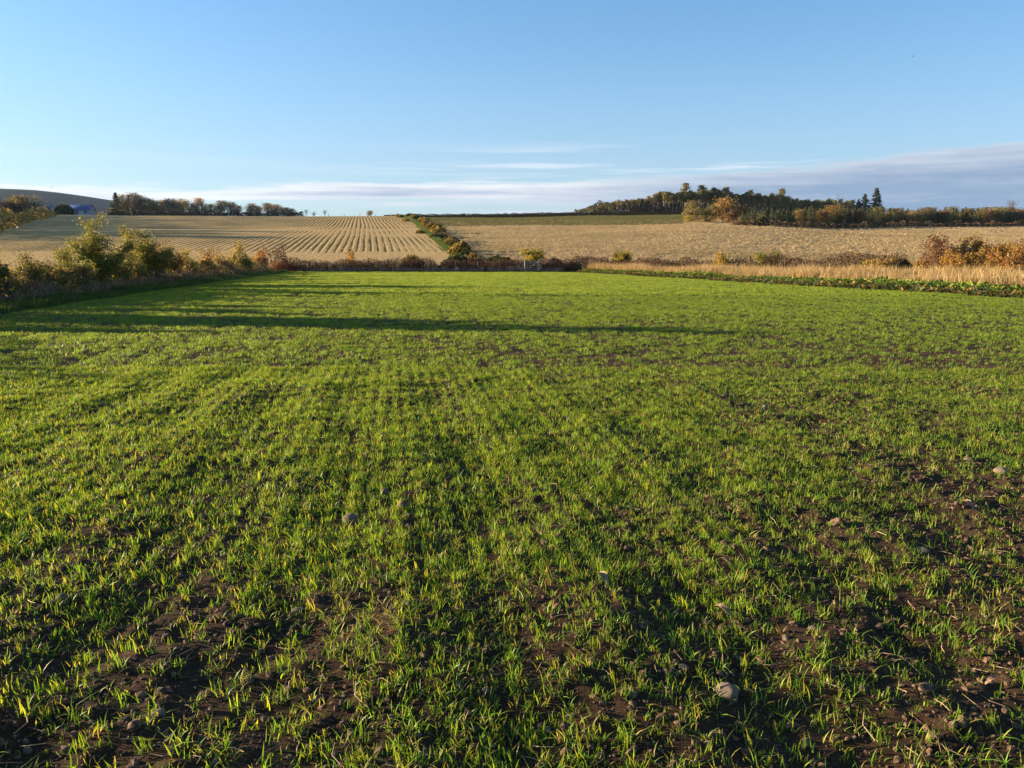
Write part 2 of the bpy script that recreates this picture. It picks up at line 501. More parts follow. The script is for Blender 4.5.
obj('stubble_field', make_mesh('stubble_field', np.stack([X, Y, zz], -1).reshape(-1, 3), fq[ok], attrs={'swath': ('FLOAT', swath.astype(np.float32))}, smooth=True), M['stubble'], kind='structure')

TRK = lambda y: -5.5 - .166 * (np.asarray(y, float) - 96)
sheet('grass_track', np.arange(93, 404, 5), lambda y: TRK(y) - .6 - .002 * (y - 93), lambda y: TRK(y) + .6 + .002 * (y - 93), 6, .12, M['track'])
RHA = (at(575, 93)[0], 93.0); RHB = line_at(1030, (0, 57), (60, 55)); RHB = (at(1030, 57)[0], 57.0)
sheet('rough_pasture', np.concatenate([np.arange(40, 120, 4), np.arange(120, 404, 6)]),
      lambda y: np.where(y > 93, TRK(y) + .1, edge_x(RHA, RHB, np.minimum(y, 93))), one(420), 90, .02, M['tan'])
y_g = 335.0
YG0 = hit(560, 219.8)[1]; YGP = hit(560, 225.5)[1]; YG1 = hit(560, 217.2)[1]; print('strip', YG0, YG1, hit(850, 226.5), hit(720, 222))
sheet('green_crop_strip', np.linspace(YG0, 396, 14), lambda y: TRK(y) + 3, lambda y: .235 * y + 0 * y - 2, 50, .10, M['green'])
sheet('crest_shade_strip', np.linspace(YG1, 425, 12), lambda y: TRK(y) + 3, lambda y: .235 * y + 0 * y + 4, 60, .16, M['shadestrip'])  # sheet added to carry the crest's shade as dark colour

# far moor on the left
mx = np.linspace(-2500, 300, 90); my = np.linspace(900, 2500, 50)
MX, MY = np.meshgrid(mx, my)
mpx = [(-800, 184), (-300, 176), (-100, 184), (0, 188.5), (40, 190), (75, 195), (112, 201), (150, 207), (200, 213), (330, 226), (600, 240)]
mu = [ray(a, b)[0] / ray(a, b)[1] for a, b in mpx]; ms = [ray(a, b)[2] / ray(a, b)[1] for a, b in mpx]
top = EYE + 1500 * np.interp(MX / 1500, mu, ms)
prof = np.where(MY < 1500, sstep(MY, 880, 1500) ** .8, 1 - .4 * sstep(MY, 1500, 2600))
MZ = -2 + (top + 2) * prof + 7 * (fbm(MX, MY, 260, 44, 4) - .5) * sstep(MY, 900, 1200)
obj('moorland_hill', make_mesh('moorland_hill', np.stack([MX, MY, MZ], -1).reshape(-1, 3), grid_faces(90, 50), smooth=True), M['moor'], kind='structure')


# ------------------------------------------------------------------ scattered stuff by geometry nodes
def scatter(name, pts, variants, mat, rot, scl, idx, label, category):
    src = bpy.data.collections.new(name + '_source')
    for k, me in enumerate(variants):
        if not me.materials: me.materials.append(mat)
        o = bpy.data.objects.new('%s_source_%02d' % (name, k), me); src.objects.link(o)
    me = make_mesh(name, pts, attrs={'rot': ('FLOAT_VECTOR', np.asarray(rot, np.float32)), 'scl': ('FLOAT', np.asarray(scl, np.float32)), 'idx': ('INT', np.asarray(idx, np.int32))})
    o = obj(name, me, None, kind='stuff', label=label, category=category)
    ng = bpy.data.node_groups.new(name + '_nodes', 'GeometryNodeTree')
    ng.interface.new_socket('Geometry', in_out='INPUT', socket_type='NodeSocketGeometry')
    ng.interface.new_socket('Geometry', in_out='OUTPUT', socket_type='NodeSocketGeometry')
    n = ng.nodes; l = ng.links
    gi = n.new('NodeGroupInput'); go = n.new('NodeGroupOutput'); ip = n.new('GeometryNodeInstanceOnPoints'); ci = n.new('GeometryNodeCollectionInfo')
    ci.inputs['Collection'].default_value = src; ci.inputs['Separate Children'].default_value = True; ci.inputs['Reset Children'].default_value = True
    def attr(nm, typ):
        a = n.new('GeometryNodeInputNamedAttribute'); a.data_type = typ; a.inputs[0].default_value = nm; return a.outputs[0]
    l.new(gi.outputs[0], ip.inputs['Points']); l.new(ci.outputs[0], ip.inputs['Instance']); ip.inputs['Pick Instance'].default_value = True
    l.new(attr('idx', 'INT'), ip.inputs['Instance Index']); l.new(attr('rot', 'FLOAT_VECTOR'), ip.inputs['Rotation']); l.new(attr('scl', 'FLOAT'), ip.inputs['Scale'])
    l.new(ip.outputs[0], go.inputs[0])
    md = o.modifiers.new('scatter', 'NODES'); md.node_group = ng
    return o


def blades(r, n, hmin, hmax, wid, spread, lean, cols, wts=None, segs=3, tipcol=None, base_w=.55):
    V = []; Q = []; T = []; C = []; off = 0
    for k in range(n):
        h = r.uniform(hmin, hmax); th = r.uniform(0, 2 * np.pi); d = np.array([np.cos(th), np.sin(th)])
        p = r.normal(size=2) * spread; side = np.array([-d[1], d[0]]); tw = r.uniform(-.8, .8)
        side = side * np.cos(tw) + d * np.sin(tw)
        ln = abs(r.normal()) * lean * h; w = wid * r.uniform(.7, 1.3)
        c = palette(r, 1, cols, wts)[0]
        rows = []
        for j in range(segs):
            t = j / segs; ww = w * (base_w + (1 - base_w) * min(1, t * 2.5)) * (1 - .35 * t) * .5
            q = p + d * ln * t * t
            z = h * (t - .25 * (ln / h) ** 2 * t * t)
            rows.append((q - side * ww, z)); rows.append((q + side * ww, z))
        q = p + d * ln; rows.append((q, h * (1 - .28 * min(1.8, ln / h) ** 2)))
        for (q, z) in rows: V.append((q[0], q[1], z))
        for j in range(segs - 1): Q.append([off + 2 * j, off + 2 * j + 1, off + 2 * j + 3, off + 2 * j + 2])
        T.append([off + 2 * segs - 2, off + 2 * segs - 1, off + 2 * segs])
        cc = np.repeat(c[None], len(rows), 0)
        if tipcol is not None and r.random() < .3: cc[-1] = tipcol
        C.append(cc); off += len(rows)
    return V, Q, T, np.concatenate(C)


def blade_mesh(name, *a, **k):
    V, Q, T, C = blades(*a, **k); return make_mesh(name, V, Q or None, T, col=C)


GREEN = [(.130, .245, .022), (.170, .290, .024), (.090, .195, .022), (.25, .32, .030), (.36, .29, .06), (.27, .18, .08)]
GW = [5, 5, 3, 3.5, 1.6, 1.2]
ru = np.random.default_rng(11)
plants = [blade_mesh('seedling_%d' % k, ru, int(ru.integers(4, 8)), .022, .058, .0042, .011, .80, GREEN, GW, 3, (.35, .26, .06)) for k in range(12)]


def clump(name, n, spread, wid, segs, hmin=.026, hmax=.068, nb=3, ax=.6):
    VV = []; QQ = []; TT = []; CC = []; off = 0
    for k in range(n):
        V, Q, T, C = blades(ru, nb, hmin, hmax, wid, .014, .75, GREEN, GW, segs, (.35, .26, .06))
        o = ru.uniform(-1, 1, 2) * spread * np.array([ax, 1])
        V = np.array(V); V[:, :2] += o
        VV.append(V); QQ.append(np.array(Q).reshape(-1, 4) + off); TT.append(np.array(T) + off); CC.append(C); off += len(V)
    return make_mesh(name, np.concatenate(VV), np.concatenate(QQ), np.concatenate(TT), col=np.concatenate(CC))


clumps = [clump('seedling_clump_%d' % k, 5, .10, .0064, 2, nb=4) for k in range(8)]
fars = [clump('seedling_drift_%d' % k, 15, .26, .012, 2, nb=4, hmin=.045, hmax=.095) for k in range(6)]

# bare places seen in the crop (pixel, radius in metres, amount)
bare = [(210, 650, .42, .85), (330, 600, .45, .5), (140, 690, .5, .5), (300, 700, .5, .6), (930, 490, .8, .8), (990, 500, .9, .75), (960, 640, .45, .5), (880, 690, .4, .55), (860, 560, .5, .35), (640, 700, .35, .4),
        (100, 375, .9, .45), (150, 405, .8, .45), (560, 375, 1.4, .45), (470, 400, 1.0, .3), (700, 375, 1.6, .4), (900, 395, 1.8, .4), (620, 360, 1.6, .35), (850, 345, 2.5, .4), (800, 420, 1.0, .35), (1000, 420, 1.5, .4),
        (60, 720, .4, .5), (520, 620, .35, .4), (600, 615, .3, .4), (50, 560, .5, .35), (200, 470, .6, .3), (420, 480, .5, .3), (780, 650, .4, .4), (420, 700, .3, .3), (700, 730, .35, .45), (540, 730, .3, .4)]
bare = [(hit(a, b), c, d) for a, b, c, d in bare]


def density(x, y):
    c = x - RD2 * y
    n = fbm(x, y, 1.3, 71, 3); n2 = fbm(x, y, .38, 72, 2); big = fbm(x, y, 9, 73, 3); streak = fbm(c, y * .10, .8, 74, 3)
    d = .40 + .55 * sstep(n * .34 + n2 * .46 + streak * .22, .40, .66) * (.75 + .5 * big)
    d = d * (1 - .35 * sstep(x / np.maximum(y, 3), -.05, .6) * (1 - sstep(y, 22, 34)))
    for (p, r_, a_) in bare:
        q = ((x - p[0]) ** 2 + ((y - p[1]) / 1.3) ** 2) / r_ ** 2
        d = d * (1 - .62 * a_ * np.exp(-q))
    for cc in (2.2, 4.0):                          # tramlines
        d = d * (1 - .55 * np.exp(-((c - cc + .25 * (vnoise(x * 0, y, 5, 75) - .5)) / .17) ** 2))
    d = d * (.82 + .18 * sstep(y, 2.4, 5.5))
    far = sstep(y, 18, 34)
    return d * (1 - far) + far * (.30 + .50 * sstep(streak, .35, .6) + .35 * n)


def sow(n_per, y0, y1, seed, jit):
    r = np.random.default_rng(seed)
    xa, xb = max(-.74 * y1 - 4, -40), .74 * y1 + 4
    n = int((xb - xa) * (y1 - y0) * n_per)
    x = r.uniform(xa, xb, n); y = r.uniform(y0, y1, n)
    c = x - RD2 * y; c = np.round(c / .15) * .15 + r.normal(size=n) * jit; x = c + RD2 * y
    k = (np.abs(x) < .74 * np.maximum(y, 0) + 3.0) & (x > xl(y) + .3 + .5 * vnoise(x, y, 1.5, 5)) & (x < xr(y) - .3 - .5 * vnoise(x, y, 1.5, 6)) & (y < YF - .6)
    x, y = x[k], y[k]
    k = r.random(len(x)) < np.clip(density(x, y), 0, 1)
    x, y = x[k], y[k]
    z = H(x, y) + soil_h(x, y) - .004
    return np.stack([x, y, z], -1), r


p, r_ = sow(1850, 1.0, 11.5, 21, .038)
n = len(p)
scatter('wheat_seedlings', p, plants, M['blade'], np.stack([r_.normal(size=n) * .16, r_.normal(size=n) * .16, r_.uniform(0, 6.28, n)], -1), r_.uniform(.5, 1.35, n) * (.8 + .4 * fbm(p[:, 0], p[:, 1], 1.1, 77, 2)), r_.integers(0, len(plants), n), 'young green wheat seedlings growing sparsely from the dark soil in the foreground', 'seedlings')
p, r_ = sow(120, 11.5, 33, 22, .03); n = len(p)
scatter('wheat_rows', p, clumps, M['blade'], np.stack([r_.normal(size=n) * .08, r_.normal(size=n) * .08, r_.normal(size=n) * .25 + np.pi * r_.integers(0, 2, n)], -1), r_.uniform(.75, 1.25, n), r_.integers(0, len(clumps), n), 'young green wheat covering the middle of the field', 'crop')
p, r_ = sow(20, 33, YF, 23, .03); n = len(p)
scatter('wheat_sward', p, fars, M['blade'], np.stack([r_.normal(size=n) * .05, r_.normal(size=n) * .05, r_.normal(size=n) * .2 + np.pi * r_.integers(0, 2, n)], -1), r_.uniform(.8, 1.25, n), r_.integers(0, len(fars), n), 'smooth bright green far end of the young wheat crop', 'crop')


# clods, pebbles and straw on the soil
def lump(name, r, sub=2, rough=.3, flat=.7):
    import bmesh
    bm = bmesh.new(); bmesh.ops.create_icosphere(bm, subdivisions=sub, radius=1)
    ofs = r.uniform(0, 50, 3)
    for v in bm.verts:
        c = v.co; k = 1 + rough * (float(vnoise(c.x * 1.3 + ofs[0] + c.z, c.y * 1.3 + ofs[1] - c.z * .7, 1.0, 3)) - .5) * 2 + .35 * rough * (float(vnoise(c.x * 4 + ofs[2] + c.z * 2, c.y * 4 + c.z * 3, 1.0, 4)) - .5) * 2
        v.co = (c.x * k, c.y * k * .85, c.z * k * flat)
    me = bpy.data.meshes.new(name); bm.to_mesh(me); bm.free()
    if sub > 1:
        for pl in me.polygons: pl.use_smooth = True
    return me


rs = np.random.default_rng(31)
clods = [lump('clod_%d' % k, rs, 1, .45, .65) for k in range(6)]
n = 110000
y = 1.2 + 13 * rs.random(n) ** 1.4; x = rs.uniform(-1, 1, n) * (.74 * y + 1.5)
z = H(x, y) + soil_h(x, y)
sz = np.clip(.0042 * np.exp(rs.normal(size=n) * .65), .002, .026)
scatter('soil_clods', np.stack([x, y, z + sz * .15], -1), clods, M['clod'], rs.uniform(0, 6.28, (n, 3)) * np.array([.1, .1, 1]), sz, rs.integers(0, 6, n), 'small crumbs and clods of dark brown soil between the seedlings', 'soil')
straws = []
for k in range(5):
    Ls = rs.uniform(.03, .11); b_ = rs.uniform(-.02, .02)
    v, q = prisms([[0, 0, .004, Ls * .5, b_, .007, .0016, .0018], [Ls * .5, b_, .007, Ls, 0, .005, .0018, .001]], 4)
    straws.append(make_mesh('straw_%d' % k, v, q, col=np.repeat(palette(rs, 1, [(.36, .26, .15), (.25, .17, .10)]), len(v), 0)))
n = 3000
y = 1.3 + 11 * rs.random(n) ** 1.3; x = rs.uniform(-1, 1, n) * (.72 * y + 1.0)
scatter('straw_litter', np.stack([x, y, H(x, y) + soil_h(x, y) + .004], -1), straws, M['dry'], np.stack([rs.normal(size=n) * .1, rs.normal(size=n) * .12, rs.uniform(0, 6.28, n)], -1), rs.uniform(.6, 1.3, n), rs.integers(0, 5, n), 'thin bits of old straw lying on the soil', 'straw')

# stones one can point to
STONES = [(350, 519, 16, 'round pale tan stone left of centre beside two smaller brown lumps', .8), (384, 489, 9, 'small pale stone above the round tan stone left of centre', .7), (727, 692, 20, 'striped grey-brown oval stone in the near right foreground', .85),
          (62, 597, 12, 'blue-grey stone among seedlings near the left edge', .7), (158, 712, 13, 'flat grey stone in the dark bare soil at lower left', .45), (298, 604, 13, 'flat grey stone half buried at the edge of the bare patch', .4),
          (155, 552, 7, 'small pale stone in green seedlings right of the left edge', .7), (486, 691, 8, 'small pale grey pebble in the near foreground left of centre', .7), (547, 724, 10, 'grey pebble beside a bare gap in the bottom middle', .7),
          (786, 636, 8, 'dark grey pebble above and right of the striped stone', .8), (813, 627, 10, 'pale flat pebble right of the dark grey pebble', .4), (683, 671, 11, 'pale brown flat stone left of the striped stone', .5),
          (668, 690, 6, 'tiny buff pebble just left of the flat brown stone', .7), (968, 460, 8, 'light grey stone in the bare soil at the right', .6), (1000, 473, 12, 'pale tan stone at the right edge beside bare soil', .6),
          (923, 549, 11, 'flat blue-grey stone on bare ground at right', .45), (862, 688, 9, 'dull brown pebble right of the striped stone', .7), (534, 487, 7, 'small buff stone near the middle of the field', .7),
          (621, 476, 8, 'pale stone right of the middle of the field', .5), (852, 467, 6, 'small pinkish stone above the middle right bare soil', .7), (765, 404, 7, 'orange-brown stone far out in the right half of the field', .6),
          (20, 705, 9, 'dark stone at the lower left corner of the field', .6), (418, 735, 9, 'rounded grey pebble at the bottom left of centre', .7), (1000, 570, 7, 'small grey stone near the right edge', .6)]
smesh = [lump('stone_shape_%d' % k, rs, 3, .22, .8) for k in range(8)]
for k, (a, b, w, lab, fl) in enumerate(STONES):
    x, y = hit(a, b + 2); d = math.sqrt(x * x + y * y + EYE * EYE)
    rad = w / F * d * .5
    o = obj('stone', smesh[k % 8], M['stone'], loc=(x, y, float(H(x, y) + soil_h(x, y)) + rad * fl * .12), rz=rs.uniform(0, 6), sc=(rad, rad, rad * fl / .8), label=lab, category='stone', group='stones lying in the field')
for a, b, w, lab in [(404, 508, 13, 'reddish brown soil lump right of the round tan stone'), (408, 503, 8, 'smaller brown soil lump behind the reddish lump'), (926, 690, 14, 'rusty brown rough clod in the lower right soil'), (560, 612, 14, 'crusted brown clod in a gap below centre'), (838, 524, 14, 'crumbled brown clod with dry roots right of centre')]:
    x, y = hit(a, b + 2); d = math.sqrt(x * x + y * y + EYE * EYE); rad = w / F * d * .5
    obj('soil_clod', lump('soil_clod', rs, 3, .5, .6), M['clod'], loc=(x, y, float(H(x, y) + soil_h(x, y)) + rad * .3), rz=rs.uniform(0, 6), sc=rad, label=lab, category='clod', group='large clods in the field')


def dead_leaf(Lh, w):
    n = 7; t = np.linspace(0, 1, n); wd = w * np.sin(np.pi * (.08 + .9 * t)) * .5
    v = []
    for k in range(n):
        z = .012 + Lh * .2 * math.sin(t[k] * 3.0) + Lh * .14 * t[k] ** 2
        xx = Lh * t[k] * (1 - .2 * t[k])
        v += [(xx, -wd[k], z + wd[k] * .8), (xx, 0, z), (xx, wd[k], z + wd[k] * .9)]
    return make_mesh('dead_leaf', v, grid_faces(3, n), smooth=True)


for a, b, Lp, ang, lab in [(608, 592, 30, 1.9, 'curled pale dead leaf standing up below centre'), (733, 620, 26, 2.4, 'long tan dead leaf tilted in the seedlings right of centre'), (985, 686, 16, .3, 'small tan dead leaf in the lower right soil'), (975, 512, 20, 1.8, 'bleached dead leaf at the right bare patch'), (730, 568, 14, 2.6, 'short tan dead leaf right of the curled one')]:
    x, y = hit(a, b); d = math.sqrt(x * x + y * y + EYE * EYE); Lh = Lp / F * d
    obj('dead_leaf', dead_leaf(Lh, Lh * .28), M['deadleaf'], loc=(x, y, float(H(x, y) + soil_h(x, y)) - .008), rz=ang, label=lab, category='leaf', group='dead leaves in the field')

# ------------------------------------------------------------------ woody plants
def grow(r, stems, h, spread, thick=.03, base_r=.15, side=3, twig=3, spire=True):
    segs = []; tips = []
    def limb(p, d, Lh, r0, steps, lvl):
        for k in range(steps):
            d = d + r.normal(size=3) * .16; d[2] += .06; d = d / np.linalg.norm(d)
            q = p + d * Lh / steps; r1 = r0 * (1 - .75 / steps)
            segs.append([*p, *q, r0, r1]); fr = (k + 1) / steps
            if lvl < 2 and fr > .3:
                for _ in range(side if lvl == 0 else twig):
                    if r.random() < .8:
                        th = r.uniform(0, 6.28); e = np.array([math.cos(th), math.sin(th), r.uniform(-.15, .7)]) + d * .45
                        limb(q.copy(), e / np.linalg.norm(e), Lh * r.uniform(.25, .48) * (1.1 - .45 * fr), r1 * .55, 3 if lvl == 0 else 2, lvl + 1)
            if lvl >= 1 or fr > .6:
                for _ in range(2): tips.append(p + (q - p) * r.random())
            p = q; r0 = r1
    for k in range(stems):
        th = r.uniform(0, 6.28); sp = spread * math.sqrt(r.random())
        if k == 0 and spire: sp = .03
        p = np.array([math.cos(th), math.sin(th), 0]) * base_r * r.random(); p[2] = -.05
        limb(p, np.array([math.cos(th) * sp, math.sin(th) * sp, 1.0]), h * (1.05 if k == 0 and spire else r.uniform(.55, .85)), thick * r.uniform(.7, 1.2), 5, 0)
    return np.array(segs), np.array(tips)


def shrub_meshes(seed, stems, h, spread, n, size, cols, w=None, jit=.10, low=.0, thick=.03, **kw):
    r = np.random.default_rng(seed); segs, tips = grow(r, stems, h, spread, thick, **kw)
    sc = h / max(tips[:, 2].max(), segs[:, 5].max()); segs[:, :6] *= sc; tips = tips * sc
    # leaf density varies from twig to twig
    wt = .15 + r.random(len(tips)) ** 2; wt *= np.where(tips[:, 2] < low * h, .15, 1)
    p = tips[r.choice(len(tips), n, p=wt / wt.sum())] + r.normal(size=(n, 3)) * jit
    p[:, 2] = np.maximum(p[:, 2], .05)
    v, q, c = leaves(p, size, palette(r, n, cols, w), r)
    bv, bq = prisms(segs, 4)
    return make_mesh('branches', bv, bq), make_mesh('foliage', v, q, col=c)


def plant_shrub(name, ms, loc, rz, sc, label, category='shrub', group=None, leafm='leaf', barkm='bark'):
    t = root(name, loc, rz, sc, label, category, group)
    obj('branches', ms[0], M[barkm], t); obj('foliage', ms[1], M[leafm], t)
    return t


def dense_meshes(seed, rx, rz, n, size, cols, w=None, flecks=None):   # rounded dense bush (gorse, bramble)
    r = np.random.default_rng(seed)
    d = r.normal(size=(n, 3)); d[:, 2] = np.abs(d[:, 2]) - .1; d /= np.linalg.norm(d, axis=1, keepdims=True)
    th = np.arctan2(d[:, 1], d[:, 0])
    lum = .68 + .55 * vnoise(th * 1.6 + 9, d[:, 2] * 2.6 + seed, 1.0, seed) + .2 * (vnoise(th * 5, d[:, 2] * 6, 1.0, seed + 1) - .5)
    rad = lum * (1 - .45 * r.random(n) ** 2.2)
    p = d * rad[:, None] * np.array([rx, rx, rz]); p[:, 2] = np.maximum(p[:, 2] + .08 * rz, .03)
    c = palette(r, n, cols, w)
    if flecks is not None:
        k = r.random(n) < flecks[0]; c[k] = palette(r, int(k.sum()), [flecks[1]])
    v, q, c = leaves(p, size, c, r, 1.9)
    segs = []
    for k in range(9):
        a = r.uniform(0, 6.28); q1 = np.array([math.cos(a) * rx * .4, math.sin(a) * rx * .4, rz * r.uniform(.4, .7)])
        segs.append([math.cos(a) * .1, math.sin(a) * .1, -.05, *q1, .035, .02])
        segs.append([*q1, *(q1 * np.array([1.6, 1.6, 1.3])), .02, .006])
    bv, bq = prisms(segs, 4)
    return make_mesh('branches', bv, bq), make_mesh('foliage', v, q, col=c)


YG = [(.20, .195, .035), (.27, .225, .04), (.14, .155, .032), (.22, .15, .045), (.09, .105, .026), (.15, .085, .035)]
YGW = [5, 4, 4, 1.6, 2.5, .9]
RUST = [(.30, .13, .045), (.36, .17, .05), (.22, .09, .04), (.34, .22, .06), (.17, .085, .045)]
GOLD = [(.38, .235, .03), (.30, .20, .035), (.24, .135, .03), (.18, .16, .03)]
GORSE = [(.035, .045, .018), (.05, .06, .02), (.028, .032, .015), (.075, .07, .026)]

# left hedge: individual shrubs on the hedge line
HX = 2.4                                         # hedge stands this far outside the crop's edge
HA = (HL_A[0] - HX, HL_A[1]); HB = (HL_B[0] - HX * .9, HL_B[1])


def on_hedge(px):
    x, y = line_at(px, HA, HB, 285); return (x, y, float(H(x, y)) - .05)


LH = [  # px, height px, seed, stems, spread, leaves, palette, weights, label
    (26, 47, 1, 8, .60, 5000, YG, [3, 3, 3, 2, 2, 3], 'low olive and brown hedge shrub left of the tallest hedge shrub'),
    (93, 78, 2, 9, .55, 13000, YG, YGW, 'tallest yellow-green shrub in the left hedge with a leafy spire'),
    (148, 60, 3, 10, .6, 11000, YG, [5, 5, 2, 3, 1, 2], 'broad golden-leaved shrub right of the tallest hedge shrub'),
    (171, 42, 4, 7, .5, 2400, RUST, None, 'rusty brown shrub tucked against the golden hedge shrub'),
    (62, 44, 5, 8, .7, 2600, YG, [2, 4, 2, 3, 2, 2], 'small tangled yellowish shrub at the left foot of the tallest hedge shrub'),
    (118, 42, 6, 8, .7, 2600, YG, [2, 4, 2, 3, 1, 3], 'short shrub filling the gap between the two tall hedge shrubs'),
    (205, 30, 7, 8, .7, 2200, GOLD + RUST, None, 'low golden-brown hedge shrub left of the bright far one'),
    (241, 32, 8, 7, .55, 2400, GOLD + YG, None, 'bright yellow shrub near the far end of the left hedge'),
    (262, 24, 9, 7, .7, 1800, RUST, None, 'low reddish brown shrub at the far corner of the left hedge'),
    (2, 40, 10, 8, .65, 2600, YG + RUST, None, 'brownish shrub cut by the left picture edge'),
    (45, 38, 11, 9, .8, 3600, YG, [3, 3, 3, 2, 3, 2], 'spreading olive shrub between the low brown shrub and the tangled yellowish one'),
    (76, 42, 12, 8, .6, 4200, YG, [4, 3, 4, 1, 3, 1], 'green-leaved shrub leaning on the left flank of the tallest hedge shrub'),
    (108, 40, 13, 8, .6, 4200, YG, [4, 4, 4, 1, 2, 1], 'yellow-green shrub on the right flank of the tallest hedge shrub'),
    (134, 44, 14, 8, .65, 4200, YG, [4, 5, 2, 3, 1, 2], 'golden shrub on the left flank of the broad golden-leaved shrub'),
    (188, 30, 15, 9, .8, 2800, YG + GOLD, None, 'low tawny shrub right of the rusty brown hedge shrub'),
    (223, 27, 16, 9, .8, 2600, YG + RUST, None, 'low mixed brown shrub left of the bright yellow far shrub')]
for a, hp, sd, stems, spr, nl, pal, ww, lab in LH:
    loc = on_hedge(a); h = hpx(hp, loc[1]); k = loc[1] / 36
    ms = shrub_meshes(100 + sd, stems, h, spr, int(nl * 1.6), .047 * k, pal, ww, .09 * k + .02, low=.12, thick=.03)
    plant_shrub('hedge_shrub', ms, loc, sd * 1.3, 1.0, lab, group='shrubs of the left hedge')
# the hedge goes on beyond the left picture edge; its shrubs throw the long shadows over the field
off_ms = [shrub_meshes(130 + k, 7, 3.2, .40, 7000, .10, YG, YGW, .12, low=.1) for k in range(2)]
for k, (yy, hh, sd) in enumerate([(21.3, 3.5, 0), (22.6, 2.7, 1), (25.3, 2.0, 1), (27.6, 2.1, 0), (18.6, 1.7, 1), (15.0, 1.35, 0), (11.5, 1.2, 1), (7.5, 1.2, 0), (3.5, 1.2, 1)]):
    x = float(edge_x(HA, HB, yy)); plant_shrub('hedge_shrub', off_ms[sd], (x, yy, float(H(x, yy)) - .05), k * 2.1, hh / 3.2, 'hedge shrub of the left hedge beyond the left picture edge', group='hedge shrubs beyond the left edge')


def thicket(name, A, B, width, h, n, size, cols, w, label, seed, stem_cols='bark', nst=500, category='hedge', clumpy=2.0):
    r = np.random.default_rng(seed)
    A = np.array(A[:2]); B = np.array(B[:2]); Ln = np.linalg.norm(B - A); d = (B - A) / Ln; nrm = np.array([-d[1], d[0]])
    s_ = r.uniform(0, Ln, n); a = r.normal(size=n) * width * .33
    hh = h * (.45 + .9 * vnoise(s_, a, clumpy, seed) + .25 * (vnoise(s_, a, .5, seed + 1) - .5)) * np.exp(-(a / width) ** 2 * 1.2)
    zz = hh * (1 - .98 * r.random(n) ** 1.5)
    P = A + d * s_[:, None] + nrm * a[:, None]; z = H(P[:, 0], P[:, 1])
    base = np.array([A[0], A[1], float(H(A[0], A[1]))])
    v, q, c = leaves(np.column_stack([P, z + np.maximum(zz, .03)]) - base, size, palette(r, n, cols, w), r, 2.0)
    t = root(name, tuple(base), 0, 1, label, category)
    obj('foliage', make_mesh('foliage', v, q, col=c), M['leaf'], t, kind='stuff')
    s_ = r.uniform(0, Ln, nst); a = r.normal(size=nst) * width * .25; P = A + d * s_[:, None] + nrm * a[:, None]
    p0 = np.column_stack([P, H(P[:, 0], P[:, 1]) - .05]) - base
    up = np.column_stack([r.normal(size=(nst, 2)) * .22, np.ones(nst)]) * (h * r.uniform(.7, 1.25, nst) * (.45 + .8 * vnoise(s_, a, clumpy, seed)))[:, None]
    bv, bq = prisms(np.column_stack([p0, p0 + up, np.full(nst, .014), np.full(nst, .005)]), 3)
    obj('stems', make_mesh('stems', bv, bq), M[stem_cols], t, kind='stuff')
    return t


BR = [(.17, .085, .045), (.22, .12, .055), (.11, .065, .035), (.16, .13, .045), (.28, .18, .07), (.09, .095, .03)]
a_ = on_hedge(-60); b_ = on_hedge(285)
xh = lambda y: float(edge_x(HA, HB, y))
thicket('bramble_thicket', (xh(12), 12), (xh(84), 84), 2.1, 1.2, 36000, .07, BR + YG[:4], [3, 3, 2, 3, 3, 3, 2, 3, 2, 2], 'brown and olive bramble thicket filling the foot of the left hedge', 51, nst=1500)
# far hedge across the end of the field
FA = (HL_B[0] - .5, 88.6); FB = (at(578, 90)[0], 90.0)
thicket('bracken_hedge', FA, FB, 2.4, 1.35, 16000, .065, [(.085, .036, .026), (.11, .05, .03), (.06, .03, .022), (.15, .08, .045)], None, 'dark brown low hedge across the far end of the green field', 52, 'twig', 3800, clumpy=1.1)
rA = (at(268, 87)[0], 87.4); rB = (at(304, 87)[0], 88.0)
thicket('dogwood_thicket', rA, rB, 1.3, 1.0, 500, .07, RUST, None, 'red-stemmed thicket at the left corner of the far hedge', 53, 'redstem', 520)
thicket('red_stem_clump', (at(343, 89)[0], 89.2), (at(375, 89)[0], 89.4), .9, 1.15, 250, .07, RUST, None, 'small clump of red stems in the middle of the far hedge', 54, 'redstem', 260)
# right hedge behind the dry grass
thicket('brown_hedge', RHA, (at(910, 66)[0], 66.5), 1.7, 1.75, 15000, .08, [(.075, .034, .022), (.10, .045, .028), (.055, .034, .02), (.15, .08, .035), (.055, .05, .02)], None, 'dark brown low hedge behind the dry golden grass on the right', 55, 'twig', 2200, clumpy=1.4)

gm = [dense_meshes(200 + k, 1.0, 1.0, 2600, .11, GORSE, None, (.06, (.30, .22, .02))) for k in range(4)]
gy_ = [dense_meshes(210 + k, 1.0, 1.0, 2200, .11, GORSE + [(.20, .14, .03), (.32, .20, .03)], [2, 3, 1, 3, 4, 4], (.25, (.48, .30, .03))) for k in range(3)]


def gorse(px, Y, wpx, hp, k, label, yellow=False, nm='gorse_bush', group=None):
    loc = at(px, Y); w = hpx(wpx, Y) * .5; h = hpx(hp, Y)
    plant_shrub(nm, (gy_ if yellow else gm)[k % (3 if yellow else 4)], (loc[0], loc[1], loc[2] - .05), k * 1.7, (w, w, h / 1.05), label, 'bush', group)


